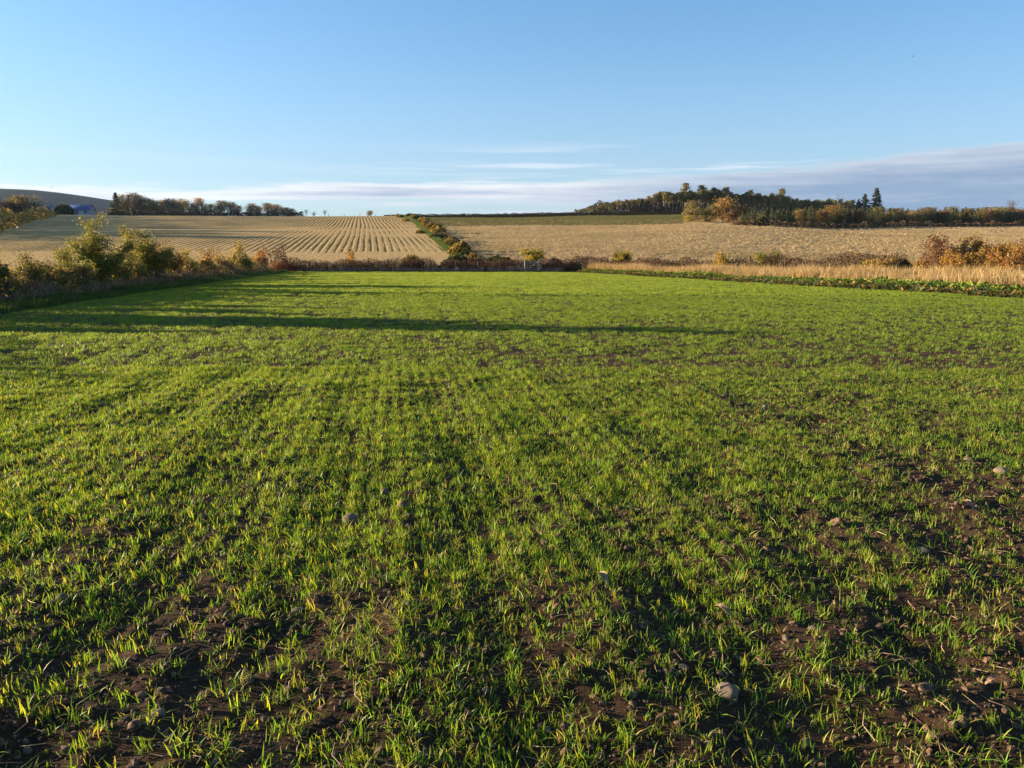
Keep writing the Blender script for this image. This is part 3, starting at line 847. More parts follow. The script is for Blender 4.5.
gorse(284, 90.5, 16, 13, 0, 'small round dark gorse bush above the red stems of the far hedge')
gorse(457, 94, 30, 15, 1, 'large dark gorse bush at the foot of the grass track')
gorse(497, 93, 34, 14, 2, 'wide dark gorse bush between the track foot and the gate')
gorse(478, 94, 18, 11, 3, 'low dark gorse filling between two large gorse bushes')
gorse(556, 93, 26, 12, 0, 'dark gorse bush right of the wooden gate')
gorse(574, 92, 14, 9, 1, 'small dark gorse at the right end of the far hedge')
gorse(600, 92, 13, 8, 2, 'small dark gorse left of the yellow bush in the right hedge')
gorse(638, 90, 12, 9, 3, 'small dark gorse right of the yellow bush in the right hedge')
gorse(676, 85, 22, 10, 0, 'dark gorse in the right hedge left of the tall yellow sapling')
gorse(700, 83, 22, 9, 1, 'dark gorse in the right hedge just left of the yellow sapling')
gorse(752, 80, 16, 8, 2, 'dark gorse left of the lone yellow-green bush on the right')
gorse(796, 77, 20, 9, 3, 'dark gorse right of the lone yellow-green bush on the right')
gorse(818, 76, 26, 11, 0, 'broad dark gorse in the right hedge under the mid slope')
gorse(902, 67, 24, 17, 1, 'dark green bush left of the russet-pink bush in the right hedge')
gorse(412, 96, 22, 13, 0, 'yellow gorse bush left of the foot of the grass track', True)
ords = ['lowest', 'second', 'third', 'fourth', 'fifth', 'sixth', 'seventh', 'eighth', 'ninth', 'tenth', 'eleventh', 'twelfth', 'thirteenth', 'fourteenth', 'fifteenth', 'topmost']
rg = np.random.default_rng(77)
for k in range(16):
    Y_ = 104 * (372 / 104) ** (k / 15) + rg.uniform(-3, 3); x = float(TRK(Y_)) + 1.4 + .005 * (Y_ - 93) + rg.uniform(-.8, 1.6)
    wd = rg.uniform(.7, 1.4) * (1 + Y_ / 600); hg = rg.uniform(.7, 1.5)
    plant_shrub('gorse_bush', (gy_ if rg.random() < .8 else gm)[k % 3], (x, Y_, float(H(x, Y_)) - .05), k * 1.7, (wd, wd * rg.uniform(.9, 1.8), hg), ('%s gorse bush up the right side of the grass track' % ords[k]) if k in (0, 15) else ('%s gorse bush from the bottom up the right side of the track' % ords[k]), 'bush', 'gorse along the grass track')
for k, (Y_, lab) in enumerate([(176, 'lowest small gorse on the left side of the grass track'), (262, 'middle small gorse on the left side of the grass track'), (320, 'upper small gorse on the left side of the grass track'), (372, 'topmost small gorse on the left side of the grass track')]):
    x = float(TRK(Y_)) - 1.4 - .005 * (Y_ - 93); plant_shrub('gorse_bush', gy_[k % 3], (x, Y_, float(H(x, Y_)) - .05), k, (1.1, 1.5, .8 + .15 * k), lab, 'bush', 'gorse along the grass track')
thicket('track_scrub', (float(TRK(100)) + 2.2, 100), (float(TRK(365)) + 4.0, 365), 2.0, .6, 7000, .20, GORSE + [(.16, .11, .03), (.10, .09, .03)], None, 'low scrub between the gorse bushes on the right of the grass track', 56, nst=300, clumpy=7)

# yellow shrubs in the hedges
def small_tree(px, Y, hp, seed, pal, wts, label, n=1500, spr=.55, stems=6, size=None, name='shrub', group=None, leafm='leaf', low=.1):
    loc = at(px, Y); h = hpx(hp, Y); k = Y / 36
    ms = shrub_meshes(seed, stems, h, spr, n, size or .052 * k, pal, wts, (.07 * k), low=low, thick=.03, spire=False)
    return plant_shrub(name, ms, (loc[0], loc[1], loc[2] - .05), seed, 1.0, label, 'shrub', group, leafm)


YEL = [(.36, .27, .03), (.27, .23, .03), (.20, .19, .03), (.42, .28, .03)]
small_tree(533, 92.5, 22, 301, YEL, None, 'round yellow shrub just behind the wooden gate', 2600, .30, 9)
small_tree(620, 92, 20, 302, [(.28, .19, .02), (.20, .16, .02), (.12, .11, .02)], None, 'dark yellow shrub in the right hedge above the end of the green crop', 2800, .5, 9)
small_tree(768, 80, 22, 303, [(.20, .19, .025), (.14, .15, .02), (.26, .21, .03)], None, 'lone yellow-green shrub standing above the right hedge', 2800, .5, 9)
small_tree(722, 78, 22, 304, GOLD, None, 'slim golden sapling rising out of the dry grass', 1100, .35, 5)
small_tree(351, 91, 22, 305, [(.34, .19, .03), (.28, .14, .03)], None, 'thin orange-leaved sapling in the middle of the far hedge', 380, .35, 3)
small_tree(868, 68, 18, 306, GOLD + YG[:2], None, 'low golden shrub in the dry grass left of the dark green bush', 1500, .7, 8)
small_tree(886, 66, 20, 307, GOLD + RUST, None, 'amber shrub beside the dark green bush on the right', 1500, .7, 8)
PINK = [(.30, .16, .09), (.24, .11, .065), (.36, .22, .11), (.18, .11, .06)]
small_tree(944, 60, 46, 308, PINK, None, 'tall russet-pink bush in the right hedge', 4500, .55, 8, low=.0)
small_tree(966, 60.5, 47, 309, [(.30, .26, .03), (.22, .20, .03), (.26, .14, .04), (.16, .08, .04)], None, 'bush with a yellow-green top right of the russet-pink bush', 4200, .5, 7)
small_tree(985, 59.5, 40, 310, RUST, None, 'russet bush left of the orange-yellow bush at the right edge', 4500, .6, 9)
small_tree(1003, 58, 38, 311, GOLD + RUST[:2], None, 'orange-yellow bush near the right picture edge', 4500, .6, 9)
small_tree(1021, 57.5, 44, 312, RUST, None, 'rust-coloured bush cut by the right picture edge', 4500, .6, 9)
small_tree(1048, 56, 44, 313, RUST, None, 'rust-coloured bush beyond the right picture edge', 1800, .6, 8)
small_tree(955, 53.5, 34, 316, RUST + GOLD, None, 'broad amber bush in front of the russet-pink bush', 2800, .75, 9)
small_tree(978, 52.5, 36, 317, GOLD + RUST[:2], None, 'broad gold bush in front of the russet bush', 2800, .75, 9)
small_tree(1012, 51, 38, 318, RUST + GOLD[:1], None, 'broad russet bush in front of the orange-yellow bush', 2800, .75, 9)
small_tree(925, 62, 22, 314, RUST + GOLD[:2], None, 'low russet bush at the left foot of the russet-pink bush', 1800, .7, 8)
small_tree(268, 89, 30, 315, [(.10, .05, .035), (.14, .075, .045)], None, 'bare purple-brown shrub at the far end of the left hedge', 500, .6, 9)

# ------------------------------------------------------------------ grasses and leafy margins
rd = np.random.default_rng(41)
DRY = [(.46, .335, .15), (.38, .265, .11), (.54, .41, .20), (.32, .20, .08), (.22, .13, .055)]
GREYD = [(.28, .21, .17), (.36, .28, .22), (.22, .16, .13), (.40, .30, .20)]
dryg = [blade_mesh('dry_tuft_%d' % k, rd, 26, .45, 1.0, .016, .16, .35, DRY, None, 2) for k in range(6)]
greyg = [blade_mesh('grey_tuft_%d' % k, rd, 22, .35, .8, .012, .14, .4, GREYD, None, 2) for k in range(5)]
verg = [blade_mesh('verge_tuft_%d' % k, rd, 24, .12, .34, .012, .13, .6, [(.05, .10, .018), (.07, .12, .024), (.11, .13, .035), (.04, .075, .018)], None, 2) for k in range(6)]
dullg = [blade_mesh('dull_tuft_%d' % k, rd, 20, .12, .34, .03, .16, .6, [(.11, .115, .04), (.16, .145, .06), (.085, .095, .035)], None, 2) for k in range(4)]
tuss = [blade_mesh('tussock_%d' % k, rd, 24, .18, .42, .045, .22, .6, [(.44, .32, .17), (.53, .39, .22), (.36, .26, .13), (.20, .18, .07)], [4, 4, 3, 1], 2) for k in range(6)]


def strip_pts(A, B, n, w0, w1, r):                 # points along line A-B, offset sideways w0..w1 (right-hand normal)
    A = np.array(A[:2]); B = np.array(B[:2]); d = B - A; Ln = np.linalg.norm(d); d /= Ln; nr = np.array([d[1], -d[0]])
    s_ = r.uniform(0, Ln, n); o = r.uniform(w0, w1, n); P = A + d * s_[:, None] + nr * o[:, None]
    return P


def put_strip(name, P, var, mat, smin, smax, label, cat, tilt=.1, dz=-.03, bias=(0, 0)):
    n = len(P); lush = .55 + .9 * fbm(P[:, 0], P[:, 1], 3.0, 88, 3); z = H(P[:, 0], P[:, 1]) + dz
    scatter(name, np.column_stack([P, z]), var, M[mat], np.column_stack([rd.normal(size=n) * tilt + bias[0], rd.normal(size=n) * tilt + bias[1], rd.uniform(0, 6.28, n)]), rd.uniform(smin, smax, n) * lush, rd.integers(0, len(var), n), label, cat)


EA = (float(xl(4)), 4.0); EB = (HL_B[0], 86.5)
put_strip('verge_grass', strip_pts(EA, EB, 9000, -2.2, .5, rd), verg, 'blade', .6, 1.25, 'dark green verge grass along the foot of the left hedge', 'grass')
put_strip('dead_grass', strip_pts(EA, EB, 2600, -2.6, -1.3, rd), greyg, 'dry', .6, 1.15, 'grey-purple dead grass in front of the left hedge', 'grass')
put_strip('hedge_grass', strip_pts(EA, EB, 3200, -3.6, -1.9, rd), dryg + greyg, 'dry', .6, 1.35, 'tall tawny dead grass growing through the left hedge', 'grass', .2)
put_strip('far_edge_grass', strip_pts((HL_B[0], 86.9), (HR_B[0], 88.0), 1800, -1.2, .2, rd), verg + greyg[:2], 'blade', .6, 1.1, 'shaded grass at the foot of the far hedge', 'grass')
# leafy strip at the right field edge: between crop edge and dry grass
KA = (float(xr(10)), 10.0); KB = (float(xr(86)), 86.0)


def rosette(name, r, cols, n=12):
    V = []; Q = []; C = []; off = 0
    for k in range(n):
        th = r.uniform(0, 6.28); d = np.array([math.cos(th), math.sin(th), 0]); s = np.array([-d[1], d[0], 0]); Ln = r.uniform(.28, .55); w = r.uniform(.09, .16); lift = r.uniform(.35, 1.25)
        o = np.array([*r.normal(size=2) * .07, 0]); c = palette(r, 1, cols)[0]
        for t, ww in ((0, .12), (.35, .8), (.7, 1.0), (1.0, .25)):
            pc = o + d * Ln * t * math.cos(lift * .8) + np.array([0, 0, .04 + Ln * math.sin(lift) * t - .22 * t * t])
            V += [pc - s * w * ww * .5 + np.array([0, 0, .03 * ww]), pc, pc + s * w * ww * .5 + np.array([0, 0, .03 * ww])]
        for j in range(3):
            for i in range(2): Q.append([off + 3 * j + i, off + 3 * j + i + 1, off + 3 * j + i + 4, off + 3 * j + i + 3])
        C.append(np.repeat(c[None], 12, 0)); off += 12
    return make_mesh(name, np.array(V), Q, col=np.concatenate(C))


KD = [(.09, .13, .036), (.13, .16, .045), (.075, .095, .036), (.28, .16, .05)]
KG = [(.11, .180, .022), (.16, .21, .03), (.08, .14, .02), (.27, .23, .05)]
kd = [rosette('kale_dark_%d' % k, rd, KD) for k in range(5)]; kg = [rosette('kale_green_%d' % k, rd, KG) for k in range(5)]


def wedge(n, f0, f1, r):                           # between the crop edge (0) and the right hedge (1)
    s_ = r.random(n); A = np.array(KA) + (np.array(KB) - KA) * s_[:, None]
    hA = np.array([edge_x(RHA, RHB, 1e-9 + 0 * s_[0])]) if False else None
    t = (A[:, 1] - 10) / 76.0
    hp = np.column_stack([A[:, 0] + 14.5 * (1 - t) + 3.2, A[:, 1] + 10.0 * (1 - t) + 4.6])
    k = r.uniform(f0, f1, n)
    return A + (hp - A) * k[:, None]


put_strip('leafy_crop', wedge(10000, -.02, .32, rd), kd, 'broad', .35, 1.0, 'dark leafy brassica strip along the right edge of the field', 'crop', .2, -.03)
put_strip('leafy_weeds', wedge(11000, .10, .56, rd), kg, 'broad', .5, 1.3, 'bright green leafy weeds behind the dark leafy strip', 'plants', .2, -.03)
put_strip('golden_grass', wedge(11000, .38, 1.0, rd), dryg, 'dry', .5, 1.3, 'tall dry golden grass in front of the right hedge', 'grass', .24)
# tussocks of the rough pasture
n = 110000
y = 58 + 332 * rd.random(n) ** 1.5; u = rd.uniform(-.25, .80, n); x = u * y
hd = edge_x(RHA, RHB, np.minimum(y, 93))
k = (x > np.where(y > 93, TRK(y) + 4, hd + 2.5)) & ~((y > YG0) & (x < .235 * y - 2)) & (rd.random(n) < .25 + 1.1 * fbm(x, y, 14, 81, 3))
put_strip('pasture_tussocks', np.column_stack([x, y])[k], tuss, 'tuss', .35, .85, 'straw-coloured tussocks of rough grass on the hillside pasture', 'grass', .1, .0)
n = 16000
y = YG1 - (YG1 - YGP) * rd.random(n) ** 1.5; x = TRK(y) + 4 + rd.random(n) * (.235 * y - 8 - TRK(y))
put_strip('crop_tufts', np.column_stack([x, y]), dullg, 'dry', .8, 1.6, 'green crop tufts in the strip near the hill crest', 'crop', .1, .05)

y = 95 + 300 * rd.random(5000) ** 1.3; x = TRK(y) + rd.uniform(-1, 1, 5000) * (.6 + .002 * (y - 93))
put_strip('track_grass', np.column_stack([x, y]), verg, 'blade', .7, 1.4, 'green grass growing on the track between the two hill fields', 'grass', .1, .1)

# ------------------------------------------------------------------ fences and gate
def fence(A, B, step, hgt, label, name='wire_fence', rails=(.45, .95), thick=.05, seed=1, pm_='wood'):
    r = np.random.default_rng(seed); A = np.array(A[:2]); B = np.array(B[:2]); Ln = np.linalg.norm(B - A); n = max(2, int(Ln / step) + 1)
    base = np.array([*A, float(H(*A))]); t = root(name, tuple(base), 0, 1, label, 'fence')
    pm = []
    for k in range(3):
        v, q = prisms([[0, 0, -.3, 0, 0, hgt - .06, thick, thick * .95], [0, 0, hgt - .06, 0, 0, hgt, thick * .95, thick * .3]], 6); pm.append(make_mesh('post', v, q))
    tops = []
    for k in range(n):
        P = A + (B - A) * k / (n - 1); z = float(H(*P))
        o = obj('post', pm[k % 3], M[pm_], t, loc=(P[0] - base[0], P[1] - base[1], z - base[2])); o.rotation_euler = (r.normal() * .04, r.normal() * .04, r.uniform(0, 6)); o.scale.z = r.uniform(.9, 1.1)
        tops.append(np.array([P[0], P[1], z]) - base)
    for h in rails:
        sg = [[*(tops[k] + [0, 0, h * hgt]), *(tops[k + 1] + [0, 0, h * hgt]), .006, .006] for k in range(n - 1)]
        v, q = prisms(sg, 3); obj('wire', make_mesh('wire', v, q), M['wire'], t)
    return t


fence((at(300, 90)[0], 90.2), (at(522, 91)[0], 91.3), 2.4, 1.25, 'weathered post and wire fence standing in the far hedge left of the gate', seed=2)
fence((at(544, 91)[0], 91.4), (at(665, 91)[0], 91.4), 2.6, 1.2, 'weathered post and wire fence right of the gate', seed=3)
fw = [hit(735, 227.5), hit(830, 228), hit(1024, 226.5), ]
fence(hit(738, 227.3), hit(1035, 227.3), 3.2, 1.3, 'post fence along the top of the rough pasture below the young conifers', seed=4, thick=.05, pm_='twig')
fence((at(268, 396)[0], 396), (at(392, 396)[0], 396), 7.0, 1.5, 'thin fence on the skyline at the top of the stubble field', seed=5, thick=.14)


def gate():
    x0, y0_, z0 = at(525, 87.6); x1, y1_, z1 = at(539.5, 87.6); w = x1 - x0
    t = root('field_gate', (x0, y0_, z0), 0, 1, 'small weathered wooden gate in the far hedge under the yellow shrub', 'gate')
    for k in (0, w):
        v, q = prisms([[k, 0, -.3, k, 0, 1.35, .08, .075], [k, 0, 1.35, k, 0, 1.42, .075, .02]], 8); obj('gate_post', make_mesh('gate_post', v, q), M['wood'], t)
    for z in (.25, .5, .75, 1.0, 1.2):
        v, q = prisms([[.09, 0, z, w - .09, 0, z, .055, .055]], 4); obj('rail', make_mesh('rail', v, q), M['wood'], t)
    for k in (.12, w - .12):
        v, q = prisms([[k, -.045, .2, k, -.045, 1.26, .045, .045]], 4); obj('stile', make_mesh('stile', v, q), M['wood'], t)
    v, q = prisms([[.12, .05, .22, w - .12, .05, 1.18, .035, .035]], 4); obj('brace', make_mesh('brace', v, q), M['wood'], t)


gate()

# ------------------------------------------------------------------ far trees
def tree_meshes(seed, h, w, n, size, cols, wts=None, trunk_h=.25, clumps=16, bare=.0):
    r = np.random.default_rng(seed)
    segs = []; r0 = h * .022
    tp = np.array([0, 0, -.2]); spine = [tp]
    for k in range(5):
        nx_ = tp + np.array([r.normal() * .02 * h, r.normal() * .02 * h, h * .17]); segs.append([*tp, *nx_, r0, r0 * .78]); r0 *= .78; tp = nx_; spine.append(tp)
    cc = []
    for k in range(clumps):
        a = r.uniform(0, 6.28); f = r.random(); zz = trunk_h + (1 - trunk_h) * (.08 + .84 * f); rr = w * .5 * math.sqrt(max(.05, 1 - ((zz - trunk_h - (1 - trunk_h) * .42) / ((1 - trunk_h) * .62)) ** 2)) * r.uniform(.35, .9)
        c = np.array([math.cos(a) * rr, math.sin(a) * rr, zz * h]); cc.append(c)
        s0 = spine[int(np.clip(zz * 5 * .8, 1, 5))]; midp = (s0 + c) / 2 + np.array([0, 0, -.03 * h])
        segs.append([*s0, *midp, h * .009, h * .006]); segs.append([*midp, *c, h * .006, h * .0025])
        for _ in range(3): segs.append([*c, *(c + r.normal(size=3) * w * .12 + np.array([0, 0, .04 * h])), h * .0025, h * .0012])
    cc = np.array(cc); k = r.integers(0, len(cc), n); sz = (.10 + .09 * r.random(len(cc)))[k]
    p = cc[k] + r.normal(size=(n, 3)) * (sz * w)[:, None] * np.array([1, 1, .8]); p[:, 2] = np.clip(p[:, 2], trunk_h * h * .5, h)
    v, q, c = leaves(p, size, palette(r, n, cols, wts), r, 1.4)
    bv, bq = prisms(segs, 5)
    return make_mesh('trunk', bv, bq), make_mesh('crown', v, q, col=c)


def pine_meshes(seed, crown_from=.5, w=.34, n=900):
    r = np.random.default_rng(seed); h = 10.0; segs = []; tp = np.array([0, 0, -.3]); r0 = .17; spine = []
    for k in range(8):
        nx_ = tp + np.array([r.normal() * .07, r.normal() * .07, 1.22]); segs.append([*tp, *nx_, r0, r0 * .86]); r0 *= .86; spine.append(tp); tp = nx_
    spine.append(tp); cc = []
    for k in range(16):
        f = crown_from + (1 - crown_from) * (.05 + .9 * (k + r.random()) / 16); a = r.uniform(0, 6.28)
        prof = math.sin(math.pi * min(1, (f - crown_from) / (1 - crown_from) * .8 + .25)) ** .7
        rr = w * h * .5 * prof * r.uniform(.3, 1.0); s0 = spine[int(np.clip(f * 8, 0, 8))]
        c = np.array([s0[0] + math.cos(a) * rr, s0[1] + math.sin(a) * rr, f * h]); cc.append(c)
        segs.append([s0[0], s0[1], min(s0[2], c[2]), *c, .05, .02])
    for k in range(4):
        f = r.uniform(.25, crown_from); a = r.uniform(0, 6.28); segs.append([spine[int(f * 8)][0], spine[int(f * 8)][1], f * h, math.cos(a) * .8, math.sin(a) * .8, f * h + .2, .03, .01])
    cc = np.array(cc); k = r.integers(0, len(cc), n)
    p = cc[k] + r.normal(size=(n, 3)) * np.array([.48, .48, .26]); p[:, 2] = np.minimum(p[:, 2], h)
    v, q, c = leaves(p, .30, palette(r, n, [(.125, .12, .042), (.175, .15, .055), (.085, .088, .036), (.23, .17, .065)]), r, 1.8)
    bv, bq = prisms(segs, 5)
    return make_mesh('trunk', bv, bq), make_mesh('crown', v, q, col=c)


def spruce_meshes(seed, n=1100, w=.36, cols=((.045, .06, .03), (.06, .078, .036), (.032, .044, .024)), start=.04, ragged=.22):
    r = np.random.default_rng(seed); h = 10.0
    segs = [[0, 0, -.2, 0, 0, h * .5, .16, .09], [0, 0, h * .5, 0, 0, h * .99, .09, .012]]; P = []; sz = []
    nb = 150
    for k in range(nb):
        f = start + (1 - start) * (k / nb) ** .95; a = r.uniform(0, 6.28); L_ = w * h * .5 * (1 - f) ** .82 * r.uniform(1 - ragged, 1.1) + .10
        e = np.array([math.cos(a) * L_, math.sin(a) * L_, f * h - L_ * .25]); segs.append([0, 0, f * h, *e, .02, .006])
        m = max(6, int(n / nb * (1.5 * (1 - f) + .4))); t = r.random(m) ** .7
        q = np.array([0, 0, f * h]) + (e - np.array([0, 0, f * h])) * t[:, None] + r.normal(size=(m, 3)) * np.array([.12, .12, .08]); P.append(q)
    P = np.concatenate(P); P[:, 2] = np.clip(P[:, 2], .05, h)
    v, q, c = leaves(P, .26, palette(r, len(P), cols), r, 2.0)
    bv, bq = prisms(segs, 4)
    return make_mesh('trunk', bv, bq), make_mesh('crown', v, q, col=c)


def plant_tree(ms, loc, rz, sc, label, name='tree', cat='tree', group=None, leafm='leaf', barkm='bark'):
    t = root(name, loc, rz, sc, label, cat, group)
    obj('trunk', ms[0], M[barkm], t); obj('crown', ms[1], M[leafm], t)
    return t


rt = np.random.default_rng(61)
pines = [pine_meshes(400 + k, cf, w, nn) for k, (cf, w, nn) in enumerate([(.52, .36, 900), (.45, .40, 1000), (.58, .34, 800), (.40, .42, 1100), (.62, .30, 700), (.30, .46, 1200)])]
spr = [spruce_meshes(420 + k, 2400, w) for k, w in enumerate([.58, .52, .66])]
young = [spruce_meshes(430 + k, 1100, w, c_, .01, .25) for k, (w, c_) in enumerate([(.75, ((.07, .088, .028), (.095, .105, .036), (.05, .064, .024))), (.65, ((.09, .10, .036), (.07, .08, .03), (.14, .12, .04))), (.85, ((.055, .07, .028), (.075, .088, .034), (.04, .052, .022)))])]
OLIVE = [(.20, .16, .06), (.16, .135, .05), (.25, .19, .07), (.13, .11, .045)]
ORG = [(.26, .15, .045), (.21, .12, .04), (.31, .19, .055), (.16, .10, .035)]
YLW = [(.34, .25, .045), (.28, .21, .04), (.40, .28, .05), (.20, .15, .04)]
RED = [(.28, .14, .065), (.22, .11, .055), (.33, .18, .075)]
DKB = [(.13, .092, .05), (.17, .115, .06), (.10, .085, .045), (.19, .13, .06)]

# pine wood on the hill
tops = [(574, 210.5), (582, 208.5), (590, 206), (600, 203), (615, 200.5), (630, 199), (640, 198), (650, 195), (662, 191), (672, 192.5), (680, 191), (693, 191), (708, 189), (722, 190), (735, 194), (747, 192), (765, 194), (780, 195), (790, 198), (805, 199), (826, 199), (850, 200)]
tx_, ty_ = zip(*tops)
PL = 'dark pine standing in the hilltop wood'
cnt = 0
for row_, (Yd, stp) in enumerate([(408, 3.3), (420, 3.8), (436, 4.4), (455, 5.0)]):
    a = 575.0 + row_ * 1.3
    while a < 850:
        pxj = a + rt.uniform(-.9, .9); Yt = Yd + rt.uniform(-4, 4); x, y, z = at(pxj, Yt)
        yy_ = 0; rowtop = np.interp(pxj, tx_, ty_) + (rt.uniform(-1.2, 2.6) if row_ else rt.uniform(-.6, 2.6)) + row_ * .4
        ztop = EYE + Yt * ray(pxj, rowtop)[2] / ray(pxj, rowtop)[1]; h = max(2.5, ztop - z)
        left = pxj < 612
        m = pines[int(rt.choice([1, 3, 5, 5])) if left else int(rt.integers(0, 5))]
        ws = rt.uniform(.85, 1.15) * (1.25 if left else 1.0)
        if row_ >= 2: m = pines[5] if rt.random() < .5 else pines[3]; ws *= 1.2
        plant_tree(m, (x, y, z - .1), rt.uniform(0, 6), (h / 10 * ws, h / 10 * ws, h / 10), PL, 'pine_tree', 'tree', 'pines of the hilltop wood', 'needle', 'pinebark'); cnt += 1
        a += stp * rt.uniform(.8, 1.25) * (1.0 if pxj < 745 else 1.5)


thicket('wood_edge_scrub', (at(628, 407)[0], 407), (at(702, 407)[0], 407), 3.0, 2.4, 5000, .35, [(.20, .13, .06), (.14, .095, .045), (.10, .075, .035)], None, 'tawny scrub along the foot of the pine trunks', 63, nst=200, category='scrub', clumpy=3)
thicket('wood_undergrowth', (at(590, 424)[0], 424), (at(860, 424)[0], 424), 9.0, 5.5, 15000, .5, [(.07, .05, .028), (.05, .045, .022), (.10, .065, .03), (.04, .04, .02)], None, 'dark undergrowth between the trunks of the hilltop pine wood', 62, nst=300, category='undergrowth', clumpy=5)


def far_tree(px, Y, toprow, wpx, ms, label, name='tree', group=None, leafm='leaf', h0=10.0, w0=None, barkm='bark', wide=1.0):
    x, y, z = at(px, Y); d = ray(px, toprow); h = EYE + Y * d[2] / d[1] - z
    sx = wide * h / h0 if w0 is None else hpx(wpx, Y) / w0
    return plant_tree(ms, (x, y, z - .1), px * .7, (sx, sx, h / h0), label, name, 'tree', group, leafm, barkm)


for a, tr, m, lab in [(683, 183, 0, 'tallest pine rising above the middle of the hilltop wood'), (699, 185, 4, 'tall thin-crowned pine right of the tallest pine'), (711, 187, 1, 'tall dark pine above the autumn trees'), (722, 187, 2, 'slim tall pine above the orange tree'), (747, 190, 0, 'tall pine at the right of the autumn trees'), (778, 188.5, 4, 'isolated ragged pine standing out against the dark cloud'), (768, 193, 2, 'ragged pine left of the isolated ragged pine')]:
    far_tree(a, 412, tr, 0, pines[m], lab, 'pine_tree', None, 'needle', barkm='pinebark')
for a, tr, m, lab in [(872, 188, 0, 'tall spire-shaped spruce rising above the young conifers'), (861, 194, 2, 'broader spruce just left of the tall spire-shaped spruce'), (855, 199, 1, 'short dark spruce left of the broad spruce'), (826, 198, 1, 'dark spruce behind the bare birch'), (848, 200, 0, 'small dark spruce right of the bare birch'), (812, 200, 2, 'small dark spruce in the thin right end of the wood'), (800, 201, 1, 'small dark spruce above the young conifers'), (790, 199, 0, 'small dark spruce right of the isolated ragged pine')]:
    far_tree(a, 415, tr, 0, spr[m], lab, 'spruce_tree', None, 'needle', wide=1.35)
au = {k: [tree_meshes(500 + i * 7 + j, 10, 7.5, 2600, .36, c_, None, .04, 30) for j in range(2)] for i, (k, c_) in enumerate(dict(olive=OLIVE, org=ORG, ylw=YLW, red=RED, dkb=DKB).items())}
sparse = [tree_meshes(560 + j, 10, 6, 230, .26, DKB, None, .3, 22) for j in range(2)]
AUT = [(692, 383, 200, 15, 'olive', 'olive-brown round tree at the left of the autumn cluster'), (704, 380, 208.5, 13, 'ylw', 'small yellow tree in the autumn cluster'), (711, 384, 204, 10, 'olive', 'small olive tree behind the yellow tree'), (722, 381, 195.5, 20, 'org', 'tall orange-brown tree in the autumn cluster'), (735, 378, 204.5, 18, 'red', 'reddish round tree at the right of the autumn cluster'),
       (727, 377, 212, 10, 'org', 'low orange bush-like tree at the foot of the autumn cluster'), (688, 381, 215, 9, 'ylw', 'low yellow bush left of the autumn cluster'), (798, 356, 208, 10, 'org', 'orange birch among the young conifers'), (832, 356, 205, 17, 'org', 'golden birch in front of the dark spruces'), (856, 354, 209, 9, 'org', 'small orange tree below the spruces'),
       (893, 352, 210, 10, 'olive', 'olive tree in the young plantation left of middle'), (908, 352, 211, 9, 'red', 'reddish small tree in the plantation'), (952, 350, 210, 10, 'olive', 'brown-green tree in the right plantation'), (973, 348, 209, 14, 'org', 'rounded orange tree in the right plantation'), (987, 348, 210, 10, 'red', 'pale reddish tree right of the rounded orange tree'), (1010, 347, 209, 14, 'org', 'ochre tree near the right end of the plantation'),
       (1026, 346, 207, 14, 'olive', 'olive tree at the right picture edge on the skyline'), (933, 350, 211, 10, 'dkb', 'dark small tree in the plantation right of middle')]
for k, (a, Y_, tr, w, pal, lab) in enumerate(AUT):
    Y_ = hit(a, 222 if a < 760 else 224.5)[1] + (Y_ - 380 if a < 760 else k % 3); far_tree(a, Y_, tr, w * 1.1, au[pal][k % 2], lab, 'autumn_tree', w0=7.5)
far_tree(837, hit(837, 224)[1], 193, 10, sparse[0], 'bare birch rising above the golden birch', 'bare_tree', w0=6)
far_tree(1006, hit(1006, 224)[1], 200, 12, sparse[1], 'bare tree on the skyline at the far right', 'bare_tree', w0=6)
# young plantation
PFY = [hit(q, 224.6)[1] for q in (735, 800, 900, 1024)]
PF = lambda p: float(np.interp(p, [735, 800, 900, 1024], PFY))
for row_, (Yd, stp) in enumerate([(1, 3.9), (10, 4.4), (22, 4.8), (36, 5.2)]):
    a = 741.0 + row_ * 1.7
    while a < 1050:
        pxj = a + rt.uniform(-1, 1); Yt = Yd + PF(pxj) + rt.uniform(-2, 2); x, y, z = at(pxj, Yt)
        tr = 208.3 + rt.uniform(-2.2, 4.5) + 2.0 * (float(vnoise(pxj, row_ * 30., 14, 9)) - .5) - row_ * .25 + (pxj > 880) * .6; d = ray(pxj, tr); h = max(2.2, EYE + Yt * d[2] / d[1] - z)
        wsc = rt.uniform(.85, 1.2)
        if rt.random() < (.12 if pxj < 870 else .38):
            pk = ['olive', 'dkb', 'org', 'red'][int(rt.choice(4, p=[.42, .46, .05, .07]))]
            plant_tree(au[pk][int(rt.integers(0, 2))], (x, y, z - .1), rt.uniform(0, 6), (h / 9, h / 9, h / 10), 'brownish broadleaf scrub tree among the young plantation conifers', 'scrub_tree', 'tree', 'scrub trees in the plantation'); a += stp * rt.uniform(.75, 1.3); continue
        plant_tree(young[int(rt.integers(0, 3))], (x, y, z - .1), rt.uniform(0, 6), (h / 10 * wsc, h / 10 * wsc, h / 10), 'young conifer in the plantation right of the autumn trees', 'young_conifer', 'tree', 'young plantation conifers', 'needle')
        a += stp * rt.uniform(.75, 1.3)
HP0 = hit(735, 225.5); HP1 = hit(1030, 225.5)
thicket('plantation_hedge', HP0, HP1, 2.0, 1.4, 7000, .32, [(.13, .075, .035), (.09, .055, .03), (.17, .10, .045), (.06, .05, .025)], None, 'low brown hedge along the foot of the young plantation', 57, nst=500)
gorse(760, hit(760, 226)[1], 13, 9, 1, 'round dark green bush under the left end of the plantation')
